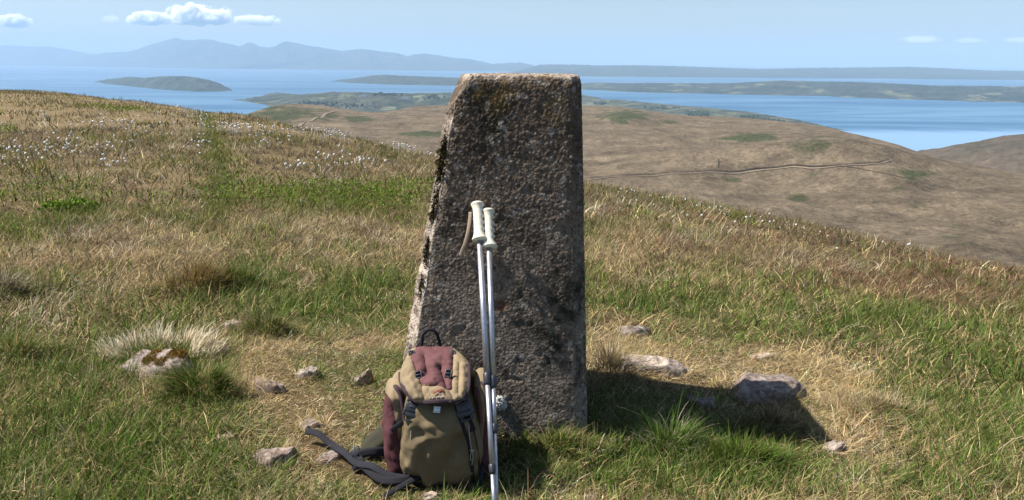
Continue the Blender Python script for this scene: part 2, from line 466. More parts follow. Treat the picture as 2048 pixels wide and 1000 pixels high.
me = mesh_np('sea', np.stack([sx, sy, np.full(len(sx), SEA)], 1), grid_faces(360, len(sr), wrap=True)[:, ::-1], M.m)
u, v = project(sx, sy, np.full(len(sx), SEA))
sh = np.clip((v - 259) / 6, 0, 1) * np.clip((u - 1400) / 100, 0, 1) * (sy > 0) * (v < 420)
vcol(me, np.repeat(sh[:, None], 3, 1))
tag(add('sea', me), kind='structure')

def land(name, near, crest, thick, mat, relief=.2, seed=0, rows=30, cols=None, colour=(.036, .042, .030), green=(.016, .026, .014), back=1.0, zbase=SEA - 3, dist=None, kind='structure', fields=0.0, rug=1.5):
    """a body of land: near shore as sight lines down to the sea, crest heights, real depth behind"""
    x0 = min(p[0] for p in crest); x1 = max(p[0] for p in crest)
    nc = cols or int((x1 - x0) / 2.2); px = np.linspace(x0, x1, nc)
    ny = interp(px, near); cyy = interp(px, crest); cyy = cyy + rug * fbm2(px / 13., px * 0 + seed, 4, seed + 3, .6) * np.clip((px - x0) / 30, 0, 1) * np.clip((x1 - px) / 30, 0, 1)
    V = np.zeros((rows, nc, 3))
    D = np.zeros(nc); A = np.zeros(nc); Z = np.zeros(nc); W = np.zeros(nc)
    for i in range(nc):
        az, tn = az_tan(px[i], ny[i]); A[i] = az
        D[i] = dist if dist else (H - SEA) / max(tn, .004)
        tc = az_tan(px[i], cyy[i])[1]
        W[i] = thick if thick > 5 else D[i] * thick
        if not dist and tc > .002: W[i] = max(min(W[i], .8 * ((H - SEA) / tc - D[i])), D[i] * .002)
        Z[i] = H - tc * (D[i] + W[i])
    if not dist:
        k = np.exp(-.5 * (np.arange(-8, 9) / 4.) ** 2); k /= k.sum(); D = np.convolve(np.pad(D, 8, mode='edge'), k, 'valid')
    ts = np.concatenate([np.linspace(0, 1, rows * 2 // 3), 1 + np.linspace(0, 1, rows - rows * 2 // 3 + 1)[1:]])
    for j, t in enumerate(ts):
        d = D + W * (t if t <= 1 else 1 + (t - 1) * back)
        s = t if t <= 1 else 2 - t
        prof = .62 * s + .38 * s * s * (3 - 2 * s)
        x = d * np.sin(A); y = d * np.cos(A)
        sc = W.mean() * .42
        rg = 1 - np.abs(fbm2(x / sc, y / sc, 4, seed + 1)) * 2.2
        nn = fbm2(x / sc * 2.3, y / sc * 2.3, 4, seed + 5)
        env = 4 * s * (1 - s) if t <= 1 else s * .6
        z = zbase + (Z - zbase) * np.clip(prof + relief * env * (.6 * (rg - .45) + .7 * nn), 0, .985 if t != 1 else 1)
        if t == 1: z = Z
        if t == 0 or t == 2: z = np.full(nc, zbase)
        V[j] = np.stack([x, y, z], 1)
    V = V.reshape(-1, 3)
    me = mesh_np(name, V, grid_faces(nc, rows), mat)
    sc = W.mean()
    n = fbm2(V[:, 0] / sc * 3, V[:, 1] / sc * 3, 4, seed + 9)
    k = np.clip(.5 + 1.1 * n, 0, 1)[:, None]
    c = np.array(colour) * (1 - k) + np.array(green) * k
    if fields:
        cell = np.floor(V[:, 0] / sc * 14 + .6 * fbm2(V[:, 0] / sc * 4, V[:, 1] / sc * 4, 2, 5)).astype(int); cell2 = np.floor(V[:, 1] / sc * 8).astype(int)
        hsh = _hash(cell, cell2, cell * 0, seed)
        k = ((hsh > 1 - fields) * 1.0)[:, None]; c = c * (1 - k) + np.array((.085, .090, .050)) * k
    vcol(me, np.clip(c, .01, 1))
    return tag(add(name, me), kind=kind)

M = NT('far_land'); co = M.attr('Col'); nz = M.noise(.009, 7, .72)
M.principled(M.mix(M.step(nz, .38, .62), M.mix(1.0, co, (.4, .42, .45), 'MULTIPLY'), M.mix(1.0, co, (1.7, 1.65, 1.55), 'MULTIPLY')), .95, spec=.05)
m_land = M.m
land('island', [(185, 165), (220, 169), (260, 173), (330, 180), (400, 184), (467, 183)],
     [(184, 165.5), (200, 162), (215, 159), (240, 156), (262, 153.5), (290, 156), (320, 153), (352, 152), (375, 152.5), (395, 155), (420, 160), (440, 166), (456, 176), (467, 182.5)], .09, m_land, .3, 100)
land('island', [(660, 164), (720, 167), (800, 170), (930, 172), (1200, 174)],
     [(660, 163.5), (690, 159), (720, 155), (745, 151), (765, 149.5), (800, 151), (850, 153), (900, 155), (1000, 157), (1100, 162), (1200, 173.5)], .10, m_land, .3, 120)
land('headland', [(466, 201), (490, 204), (520, 211), (560, 222), (620, 232), (1000, 232), (1200, 214)],
     [(466, 200), (490, 199), (520, 197.5), (545, 194), (575, 192), (610, 190.5), (640, 187), (665, 184), (720, 185), (780, 186.5), (850, 187), (920, 186), (1000, 188), (1100, 190), (1200, 200)], .30, m_land, .55, 140, rows=48, fields=.14, colour=(.060, .058, .036))
land('shore_lowland', [(1000, 232), (1170, 225), (1300, 232), (1400, 242), (1500, 252), (1600, 262), (1650, 262), (1700, 262)],
     [(1000, 205), (1100, 204), (1170, 205), (1235, 206), (1330, 215), (1420, 223), (1500, 231), (1560, 240), (1620, 249), (1660, 256), (1700, 261.5)], .22, m_land, .2, 160, fields=.22, colour=(.075, .072, .040))
land('island', [(1080, 176), (1165, 181), (1300, 186), (1450, 189), (1640, 193), (1800, 199), (1920, 203), (2048, 206), (2400, 212)],
     [(1080, 171), (1165, 170), (1230, 167), (1300, 166), (1400, 167), (1470, 166), (1520, 163), (1560, 161), (1640, 163), (1720, 164), (1800, 168), (1860, 171), (1950, 172), (2048, 173), (2400, 176)], .22, m_land, .35, 180, rows=40, fields=.10)
land('mountains', [(60, 131), (200, 134), (500, 138), (800, 141), (1110, 143)],
     [(60, 128), (110, 120), (160, 112), (200, 107), (230, 104.5), (262, 103), (280, 98), (300, 91), (330, 82.5), (345, 79), (356, 75), (372, 79), (388, 81), (400, 79), (415, 78.5), (432, 79.5), (445, 85), (462, 87), (480, 92), (490, 90.5), (496, 86), (503, 84), (512, 88), (524, 93), (540, 95), (556, 92), (562, 87), (576, 82.5), (598, 86), (612, 90), (640, 94), (665, 98), (685, 101.5), (712, 98.5), (735, 98), (765, 103), (795, 106), (815, 112), (832, 108), (850, 107), (880, 111), (905, 115), (940, 118), (965, 123), (985, 128), (1010, 126), (1040, 124.5), (1060, 129), (1085, 136), (1110, 142)],
     5200., m_land, .5, 200, rows=48)
land('far_coast', [(-400, 130), (0, 131), (150, 132), (330, 133)], [(-400, 96), (-200, 90), (-60, 94), (0, 91.5), (30, 91), (70, 93.5), (105, 93), (130, 97), (160, 103), (210, 113), (260, 121), (330, 125)], 6000., m_land, .4, 220)
land('far_coast', [(1000, 152), (1300, 154), (1700, 157), (2048, 160), (2500, 164)], [(1000, 151), (1040, 140), (1080, 129), (1150, 129), (1200, 131), (1260, 130), (1350, 132), (1430, 135), (1520, 138), (1600, 136), (1700, 135), (1820, 133.5), (1900, 137), (1980, 141), (2048, 142), (2300, 144), (2500, 147)], 5000., m_land, .4, 240)
M = NT('brown_hill'); co = M.attr('Col'); nz = M.noise(.05, 6, .7)
M.principled(M.mix(M.step(nz, .3, .7), M.mix(1.0, co, (.65, .65, .65), 'MULTIPLY'), M.mix(1.0, co, (1.3, 1.3, 1.3), 'MULTIPLY')), .95, M.bump(nz, .8, 6.0), spec=.05)
land('brown_hill', [(1780, 420), (2500, 420)], [(1780, 318), (1825, 303.5), (1860, 298), (1890, 292), (1920, 287), (1950, 278), (1985, 270), (2020, 267), (2048, 266), (2150, 255), (2300, 262), (2500, 300)], 620., M.m, .3, 260, rows=60, cols=260, dist=1450., zbase=-300, rug=1.0, colour=(.105, .080, .060), green=(.050, .048, .036))

# farm buildings and woods on the low coast
bpy.context.view_layer.update()
def hit_land(o, px, py):
    d = ray(px, py).normalized(); ok, loc, n, i = o.ray_cast(Vector((0, 0, H)), d)
    return loc if ok else None
low = bpy.data.objects['shore_lowland']; head = bpy.data.objects['headland']
m_wall = flat_mat('white_render_wall', (.78, .77, .74), .05, .5); m_slate = flat_mat('slate_roof', (.10, .10, .11), .2, .5)
def far_house(o, px, py, L, W, hh, label, name='farmhouse'):
    g = hit_land(o, px, py)
    if g is None: print('no land for', px, py); return
    root = empty(name, (g.x, g.y, g.z - 2))
    wv = [(-L/2, -W/2, 0), (L/2, -W/2, 0), (L/2, W/2, 0), (-L/2, W/2, 0), (-L/2, -W/2, hh), (L/2, -W/2, hh), (L/2, W/2, hh), (-L/2, W/2, hh), (-L/2, 0, hh * 1.5), (L/2, 0, hh * 1.5)]
    obj_np('wall', np.array(wv), [(0, 1, 5, 4), (1, 2, 6, 9, 5), (2, 3, 7, 6), (3, 0, 4, 8, 7)], m_wall, root, False)
    e = .06; rv = [(-L/2*1.03, -W/2*1.08, hh*.97), (L/2*1.03, -W/2*1.08, hh*.97), (L/2*1.03, 0, hh*1.54), (-L/2*1.03, 0, hh*1.54), (L/2*1.03, W/2*1.08, hh*.97), (-L/2*1.03, W/2*1.08, hh*.97)]
    obj_np('roof', np.array(rv), [(0, 1, 2, 3), (3, 2, 4, 5)], m_slate, root, False)
    for k in (-.3, .05, .35):
        x_ = L * k; obj_np('window', np.array([(x_, -W/2 - .1, hh*.35), (x_ + L*.06, -W/2 - .1, hh*.35), (x_ + L*.06, -W/2 - .1, hh*.7), (x_, -W/2 - .1, hh*.7)]), [(0, 1, 2, 3)], m_slate, root, False)
    return tag(root, label, 'building', 'far buildings on the coast')
far_house(low, 1397, 235, 34, 14, 9, 'tiny white farmhouse in front of a dark wood on the coast')
far_house(head, 726, 193, 60, 20, 12, 'tiny white building on the headland, farther from the pillar', 'coast_building')
far_house(head, 812, 198, 70, 20, 12, 'tiny white building on the headland, closer to the pillar', 'coast_building')
m_wood = flat_mat('dark_woodland', (.030, .042, .020), .4, .08)
def wood(o, pts, n, size, label, seed):
    rg = np.random.default_rng(seed); V = []; F_ = []
    bm = bmesh.new(); bmesh.ops.create_icosphere(bm, subdivisions=2, radius=1.0); bp = np.array([v.co[:] for v in bm.verts]); bm.verts.index_update(); bf = [tuple(v.index for v in f.verts) for f in bm.faces]; bm.free()
    for i in range(n):
        px, py, su, sv = pts[i % len(pts)]; g = hit_land(o, rg.normal(px, su), rg.normal(py, sv))
        if g is None: continue
        s = size * rg.uniform(.6, 1.3); p = bp * (1 + .4 * fbm3(bp + i, 1.6, 2, seed + i))[:, None] * np.array((s * .8, s * .8, s)) + np.array((g.x, g.y, g.z + s * .6)); k = len(V)
        V += [tuple(q) for q in p]; F_ += [tuple(j + k for j in f) for f in bf]
    return tag(obj_np('woodland', np.array(V), F_, m_wood), label, 'woodland', kind='stuff')
wood(low, [(1405, 229, 10, 2.2), (1392, 230, 6, 1.5)], 110, 11, 'dark wood behind the tiny white farmhouse', 7)
wood(low, [(1500, 235, 10, 1.5), (1525, 240, 12, 1.5), (1550, 244, 12, 1.2)], 110, 9, 'dark strip of wood along the low shore', 8)
wood(low, [(1205, 207, 10, 1), (1320, 216, 16, 1.2)], 60, 9, 'thin line of trees on the low shore behind the pillar', 9)
wood(head, [(640, 208, 20, 2), (690, 212, 24, 2.5), (860, 196, 20, 2), (780, 190, 20, 1.2)], 110, 11, 'dark woods scattered over the headland', 10)

# haze: one even box of air round everything, clouds and sky outside it
M = NT('haze_air'); pv = M.n('VolumePrincipled')
pv.inputs['Color'].default_value = (.47, .645, .835, 1); pv.inputs['Density'].default_value = 3.5e-5; pv.inputs['Anisotropy'].default_value = 0.0
M.t.links.new(pv.outputs[0], M.out.inputs['Volume'])
x, z0, z1 = 115000., SEA - 1.0 - 3, 1500.
hv = [(sx_ * x, sy_ * x, zz_) for zz_ in (z0, z1) for sx_, sy_ in ((-1, -1), (1, -1), (1, 1), (-1, 1))]
hz = obj_np('haze', np.array(hv), [(0, 3, 2, 1), (4, 5, 6, 7), (0, 1, 5, 4), (1, 2, 6, 5), (2, 3, 7, 6), (3, 0, 4, 7)], M.m, smooth=False)
tag(hz, 'thin pale blue haze in the air over the firth', 'haze', kind='stuff')
# ------------------------------------------------------------------ shape helpers
def tube(pts, rad, n=8, closed=False, cap=True):
    pts = [Vector(p) for p in pts]; V = []; m = len(pts)
    rr = rad if isinstance(rad, (list, tuple)) else [rad] * m
    up = None
    for i, p in enumerate(pts):
        if closed: t = pts[(i + 1) % m] - pts[i - 1]
        else: t = pts[min(i + 1, m - 1)] - pts[max(i - 1, 0)]
        t.normalize()
        if up is None: up = Vector((0, 0, 1)) if abs(t.z) < .9 else Vector((0, 1, 0))
        a = t.cross(up).normalized(); up = a.cross(t).normalized()
        for k in range(n):
            an = 2 * math.pi * k / n; V.append(p + (a * math.cos(an) + up * math.sin(an)) * rr[i])
    f = [tuple(q) for q in grid_faces(n, m, wrap=True).tolist()]
    if closed:
        for k in range(n): f.append(((m - 1) * n + k, (m - 1) * n + (k + 1) % n, (k + 1) % n, k))
    elif cap:
        f.append(tuple(range(n))[::-1]); f.append(tuple((m - 1) * n + k for k in range(n)))
    return [tuple(v) for v in V], f

def lathe(axis_pts, radii, n=20):
    return tube(axis_pts, list(radii), n)

def ribbon(pts, width, normals, thick=.0018):
    """flat webbing along a line; normals give the face direction at each point"""
    pts = [Vector(p) for p in pts]; m = len(pts); V = []; F_ = []
    for i, p in enumerate(pts):
        t = (pts[min(i + 1, m - 1)] - pts[max(i - 1, 0)]).normalized()
        nrm = Vector(normals[i] if isinstance(normals, list) else normals)
        nrm = (nrm - t * nrm.dot(t)).normalized(); s = t.cross(nrm).normalized()
        w = width[i] if isinstance(width, list) else width
        for a, b in ((-.5, .5), (-.17, .58), (.17, .58), (.5, .5), (.5, -.5), (-.5, -.5)):
            V.append(tuple(p + s * w * a + nrm * thick * b))
    F_ = [tuple(q) for q in grid_faces(6, m, wrap=True).tolist()]
    F_.append((5, 4, 3, 2, 1, 0)); F_.append(tuple((m - 1) * 6 + k for k in range(6)))
    return V, F_

def join(*parts):
    V = []; F_ = []
    for v, f in parts:
        o = len(V); V += [tuple(x) for x in v]; F_ += [tuple(i + o for i in q) for q in f]
    return V, F_

def rbox(size, bev=.002, seg=2, loc=(0, 0, 0), rot=None):
    bm = bmesh.new(); bmesh.ops.create_cube(bm, size=1.0)
    bmesh.ops.scale(bm, vec=size, verts=bm.verts)
    bmesh.ops.bevel(bm, geom=list(bm.edges), offset=min(bev, min(size) * .45), segments=seg, affect='EDGES', profile=.5)
    M4 = Matrix.Translation(loc) @ (rot.to_matrix().to_4x4() if rot is not None else Matrix())
    bmesh.ops.transform(bm, matrix=M4, verts=bm.verts); bm.verts.index_update()
    r = [tuple(v.co) for v in bm.verts], [tuple(v.index for v in f.verts) for f in bm.faces]
    bm.free(); return r

# ------------------------------------------------------------------ the concrete survey pillar
B0 = at_y(790, 866, 2.253); B1 = at_y(1189, 866, 2.253)
PH = 1.107
T0 = at_y(908, 148, 2.37); T1 = at_y(1171, 150, 2.37)
base_w = B1.x - B0.x; top_w = T1.x - T0.x
bcx = (B0.x + B1.x) / 2; tcx = (T0.x + T1.x) / 2
bcy = 2.253 + base_w / 2; tcy = 2.37 + top_w / 2
PROT = math.radians(4.0)                          # the face is turned a little towards the sun

def pillar_xy(z):                                 # centre and half width at a height
    t = z / PH
    return bcx + (tcx - bcx) * t, bcy + (tcy - bcy) * t, .5 * (base_w + (top_w - base_w) * t)

def front_y(x, z):
    cx, cyy, hw = pillar_xy(z); return cyy - hw / math.cos(PROT) - math.tan(PROT) * (x - cx)

def square_ring(n, ch):                           # unit square ring with chamfered corners
    c = 1 - ch; P = [(-c, -1), (c, -1), (1, -c), (1, c), (c, 1), (-c, 1), (-1, c), (-1, -c)]
    L = [math.dist(P[i], P[(i + 1) % 8]) for i in range(8)]; tot = sum(L); out = []
    for k in range(n):
        s = k / n * tot; i = 0
        while s > L[i]: s -= L[i]; i += 1
        a = P[i]; b = P[(i + 1) % 8]; t = s / L[i]; out.append((a[0] + (b[0] - a[0]) * t, a[1] + (b[1] - a[1]) * t))
    return np.array(out)

def turn(q):                                     # plan rotation of the pillar
    c, s = math.cos(PROT), math.sin(PROT)
    return np.stack([q[:, 0] * c + q[:, 1] * s, -q[:, 0] * s + q[:, 1] * c], 1)
ring = square_ring(720, .135)
zs = np.linspace(-.10, PH, 340)
rows = []
rring = turn(ring)
for z in zs:
    cx, cyy, hw = pillar_xy(z); rows.append(np.stack([cx + rring[:, 0] * hw, cyy + rring[:, 1] * hw, np.full(len(ring), z)], 1))
cx, cyy, hw = pillar_xy(PH)
for k in np.linspace(.985, .02, 46):              # flat top, slightly crowned
    rows.append(np.stack([cx + rring[:, 0] * hw * k, cyy + rring[:, 1] * hw * k, np.full(len(ring), PH + .004 * (1 - k))], 1))
P = np.concatenate(rows); nring = len(ring)
# outward directions
nrm = np.zeros_like(P)
dx = np.tile(ring, (len(rows), 1)); ln = np.hypot(dx[:, 0], dx[:, 1])
face = np.where(np.abs(dx[:, 0])[:, None] > np.abs(dx[:, 1])[:, None], np.stack([np.sign(dx[:, 0]), 0 * ln], 1), np.stack([0 * ln, np.sign(dx[:, 1])], 1))
cham = (np.abs(dx[:, 0]) > .86) & (np.abs(dx[:, 1]) > .86)
face[cham] = np.sign(dx[cham]) * .7071
face = turn(face)
nrm[:, :2] = face
top = np.zeros(len(P), bool); top[nring * len(zs):] = True
nrm[top] = (0, 0, 1)
big = fbm3(P, 5.0, 3, 301); mid = fbm3(P, 22.0, 3, 305)
w1, wv1 = worley3(P, 84.0, 311); w2, wv2 = worley3(P, 150.0, 321)
peb = np.clip(.62 - w1, 0, 1) * (wv1 > .35) * 1.5 + .55 * np.clip(.6 - w2, 0, 1) * (wv2 > .3)
pits = -np.clip(fbm3(P, 34.0, 2, 331) - .32, 0, 1) * 2.2
upper = np.clip((P[:, 2] - .15) / .7, .35, 1)
disp = .0022 * big + .0008 * mid + .0026 * peb * upper + .0034 * pits
edge = np.clip((np.minimum(np.abs(dx[:, 0]), np.abs(dx[:, 1])) - .78) / .2, 0, 1)
chip = np.clip(fbm3(P, 13.0, 3, 341) + .12, 0, 1)
disp = disp - edge * chip * .034 * (dx[:, 0] < 0) - edge * chip * .016 * (dx[:, 0] > 0)
cxa = np.interp(P[:, 2], [0, PH], [bcx, tcx])
# broken upper corner on the sunny side, worn top edge
cor = np.array((pillar_xy(PH)[0] - pillar_xy(PH)[2], pillar_xy(PH)[1] - pillar_xy(PH)[2], PH))
for (hx, hz_, rad, dep) in [(1000, 608, .012, .02), (893, 631, .009, .012), (1135, 458, .016, .008), (1060, 385, .012, .006)]:
    q = at_y(hx, hz_, 2.31); q.y = front_y(q.x, q.z)
    d2 = (P[:, 0] - q.x) ** 2 + (P[:, 1] - q.y) ** 2 + (P[:, 2] - q.z) ** 2
    disp = disp - dep * np.exp(-d2 / rad ** 2)
P = P + nrm * disp[:, None]
near_top = np.clip((P[:, 2] - (PH - .03)) / .03, 0, 1)
P[:, :2] -= face * (near_top ** 2 * (.008 + .006 * mid))[:, None]
# knock the corner off: push vertices behind a cutting plane
for nn, off in ((np.array((-.80, -.15, .58)), .045), (np.array((-.62, -.60, .5)), .034), (np.array((.8, 0, .6)), .012)):
    nn = nn / np.linalg.norm(nn); c0 = cor if nn[0] < 0 else np.array((2 * tcx - cor[0], cor[1], PH))
    d = (P - c0) @ nn + off + .006 * mid + .004 * big - .003 * peb
    P = P - nn * (np.clip(d, 0, 1) * .96)[:, None]
faces = [tuple(f) for f in grid_faces(nring, len(rows), wrap=True).tolist()]
faces.append(tuple(range((len(rows) - 1) * nring, len(rows) * nring)))
M = NT('lichened_concrete')
ob = M.coord()
n_big = M.noise(5.5, 6, .62, ob); n_mid = M.noise(24, 6, .65, ob); n_fine = M.noise(150, 5, .7, ob)
vo = M.n('TexVoronoi', Scale=115.0); M.set(vo.inputs['Vector'], ob)
vo2 = M.n('TexVoronoi', Scale=120.0); M.set(vo2.inputs['Vector'], ob)
pebc = M.ramp(vo.outputs['Color'], [(0.0, (.060, .046, .036)), (.35, (.15, .118, .092)), (.62, (.27, .220, .176)), (.85, (.11, .086, .068)), (1.0, (.42, .36, .30))])
cem = M.ramp(n_mid, [(.25, (.085, .070, .056)), (.5, (.18, .150, .121)), (.72, (.275, .238, .20))])
c = M.mix(M.step(n_fine, .42, .6), cem, pebc)
sep = M.n('SeparateXYZ'); M.set(sep.inputs[0], ob)
# lower part is smoother, greyer render; upper part darker with black lichen
hgt = M.step(M.math('ADD', sep.outputs[2], M.math('MULTIPLY', n_big, .5)), .55, 1.15)
dark = M.mix(1.0, c, (.52, .48, .44), 'MULTIPLY')
c = M.mix(hgt, c, dark)
blk = M.step(M.math('ADD', n_big, M.math('MULTIPLY', M.noise(46, 5, .7, ob), .35)), .70, .86)
c = M.mix(blk, c, (.022, .019, .015))
speck = M.step(M.noise(85, 4, .65, ob), .54, .62)
c = M.mix(M.math('MULTIPLY', speck, .75), c, (.035, .03, .024))
pale = M.step(M.noise(30, 6, .75, ob), .55, .62)
c = M.mix(M.math('MULTIPLY', pale, .55), c, (.36, .335, .30))
och = M.math('MULTIPLY', M.step(M.noise(11, 5, .65, ob), .50, .66), M.step(sep.outputs[2], .93, 1.07))
c = M.mix(M.math('MULTIPLY', och, .65), c, (.20, .135, .048))
rust_p = at_y(1001, 610, 2.31); rust_p.y = front_y(rust_p.x, rust_p.z)
dist = M.n('VectorMath', operation='DISTANCE'); M.set(dist.inputs[0], ob); dist.inputs[1].default_value = rust_p
c = M.mix(M.step(dist.outputs['Value'], .022, .008), c, (.12, .035, .012))
edg = M.attr('Edge', out='Fac')
lit_edge = M.math('MULTIPLY', edg, M.step(M.noise(17, 5, .7, ob), .38, .54))  # mottled pale concrete, plus sunlit brightness painted on left edge and top rim
c = M.mix(lit_edge, c, M.ramp(M.noise(60, 5, .7, ob), [(.34, (.035, .028, .022)), (.42, (.19, .155, .125)), (.52, (.38, .325, .27)), (.7, (.50, .445, .385))]))
bh = M.math('ADD', M.math('MULTIPLY', vo2.outputs['Distance'], -1.2), M.math('MULTIPLY', n_fine, .8))
c = M.mix(1.0, c, (1.02, .975, .93), 'MULTIPLY')
M.principled(c, .95, M.bump(bh, .6, .004), spec=.12)
me = mesh_np('survey_pillar', P, faces, M.m)
ed = np.clip((np.minimum(np.abs(dx[:, 0]), np.abs(dx[:, 1])) - .80) / .08, 0, 1) * (dx[:, 0] < 0) * np.clip((1.02 - P[:, 2]) * 4, .5, 1)
ed = np.maximum(ed, np.clip((P[:, 2] - (PH - .022)) / .02, 0, 1) * .85)
a = me.attributes.new('Edge', 'FLOAT', 'POINT'); a.data.foreach_set('value', ed.astype(np.float32))
proot = empty('survey_pillar', (bcx, bcy, 0))
body = add('concrete_body', me); body.parent = proot; body.matrix_parent_inverse = Matrix.Translation((-bcx, -bcy, 0))
tag(proot, 'weathered tapering concrete survey pillar crusted with dark lichen, leaning slightly', 'pillar')

def under(o, root):                                # parent keeping world coordinates
    o.parent = root; o.matrix_parent_inverse = Matrix.Translation(-root.location) if root.rotation_euler.z == 0 else root.matrix_basis.inverted()
    return o

def leafy(n, centre, spread, size, rng, stretch=(1, 1, 1)):
    """many little pointed leaf faces in a volume"""
    V = []; F_ = []
    for i in range(n):
        p = np.array(centre(rng)); d = rng.normal(size=3); d /= np.linalg.norm(d); e = np.cross(d, rng.normal(size=3)); e /= np.linalg.norm(e)
        s = size * rng.uniform(.6, 1.3); o = len(V)
        V += [tuple(p), tuple(p + d * s * .5 + e * s * .28), tuple(p + d * s), tuple(p + d * s * .5 - e * s * .28)]
        F_.append((o, o + 1, o + 2, o + 3))
    return V, F_

# moss cushions on the weather edge
M = NT('dark_moss'); nz = M.noise(160, 4, .7); M.principled(M.ramp(nz, [(.3, (.016, .013, .006)), (.55, (.060, .048, .014)), (.75, (.12, .085, .025))]), 1.0, M.bump(nz, 1, .01), spec=.05); m_moss = M.m
rng = np.random.default_rng(5)
def moss(name, cushions):
    V = []; F_ = []; rg = np.random.default_rng(len(cushions) + int(cushions[0][1]))
    for (px, py, rw, rh) in cushions:
        z0 = at_y(px, py, 2.30).z
        for _ in range(int(42000 * (rw + .006) * rh * 9)):
            tt = rg.normal(); z = z0 + rh * tt * .6; wdt = rw * max(.15, 1 - .5 * abs(tt)) * (1 + .8 * math.sin(z * 190 + px))
            cx, cyy, hw = pillar_xy(z); c0 = np.array((cx - hw * (1 - .0675), cyy - hw * (1 - .0675)))
            s_ = rg.normal() * wdt + .004; p = np.array((c0[0] + s_ * .7071, c0[1] - s_ * .7071, z)) if abs(s_) < hw * .095 else np.array((cx - hw * .865 + (s_ - hw * .095), cyy - hw, z)) if s_ > 0 else np.array((cx - hw, cyy - hw * .865 - (s_ + hw * .095), z))
            q_ = turn(np.array([[p[0] - cx, p[1] - cyy]]))[0]; p = np.array((cx + q_[0], cyy + q_[1], z))
            p = p + np.array((-1, -1, 0)) * (.004 * rg.uniform(-1.2, 1.6) - .002)
            d = np.array((-.7, -.7, -.4)) + rg.normal(size=3) * .7; d /= np.linalg.norm(d); e = np.cross(d, rg.normal(size=3)); e /= np.linalg.norm(e)
            s = rg.uniform(.005, .012); o = len(V); V += [tuple(p - e * .003), tuple(p + e * .003), tuple(p + d * s)]; F_.append((o, o + 1, o + 2))
    return under(obj_np(name, np.array(V), F_, m_moss, smooth=False), proot)
moss('moss', [(884, 322, .016, .050), (878, 350, .012, .03), (890, 300, .008, .03)])
moss('moss', [(862, 405, .007, .03), (858, 436, .006, .03)])
moss('moss', [(848, 516, .007, .035), (852, 490, .005, .02)])
moss('moss', [(843, 580, .005, .03)])
# pale lichen crust low on the face, beside the poles
q = at_y(1001, 808, 2.26); q.y = front_y(q.x, q.z)
bm = bmesh.new(); bmesh.ops.create_icosphere(bm, subdivisions=5, radius=1.0)
pts = np.array([v.co[:] for v in bm.verts]); k = 1 + .5 * fbm3(pts + 4, 2.2, 5, 77, .65)
pts = pts * k[:, None] * np.array((.020, .012, .026)) + np.array(q)
M = NT('pale_lichen'); nz = M.noise(190, 5, .7); M.principled(M.ramp(nz, [(.38, (.10, .095, .09)), (.5, (.52, .51, .49)), (.7, (.72, .71, .7))]), 1.0, M.bump(nz, 1, .006), spec=.05)
bm.verts.index_update(); o = under(obj_np('lichen_crust', pts, [tuple(v.index for v in f.verts) for f in bm.faces], M.m), proot); bm.free()

# ------------------------------------------------------------------ stones
M = NT('weathered_stone'); ob = M.coord(); oi = M.n('ObjectInfo')
vadd = M.n('VectorMath', operation='ADD'); M.set(vadd.inputs[0], ob); M.set(vadd.inputs[1], oi.outputs['Location'])
vv = vadd.outputs[0]
n1 = M.noise(22, 7, .68, vv); n2 = M.noise(9, 5, .6, vv); n3 = M.noise(130, 5, .7, vv)
c = M.ramp(n1, [(.28, (.09, .072, .066)), (.45, (.20, .168, .152)), (.58, (.32, .277, .25)), (.75, (.44, .385, .345))])
c = M.mix(1.0, c, oi.outputs['Color'], 'MULTIPLY'); c = M.mix(1.0, c, (.80, .765, .72), 'MULTIPLY')
wh = M.step(M.noise(26, 6, .72, vv), .52, .58)
c = M.mix(M.math('MULTIPLY', wh, .55), c, (.37, .335, .285))
bl = M.step(M.noise(34, 5, .7, vv), .54, .62)
c = M.mix(M.math('MULTIPLY', bl, .7), c, (.07, .055, .045))
och = M.step(n2, .58, .70); c = M.mix(M.math('MULTIPLY', och, .55), c, (.27, .19, .08))
M.principled(c, .92, M.bump(M.math('ADD', n1, M.math('MULTIPLY', n3, .4)), .8, .012), spec=.2); m_stone = M.m
ROCKS = []
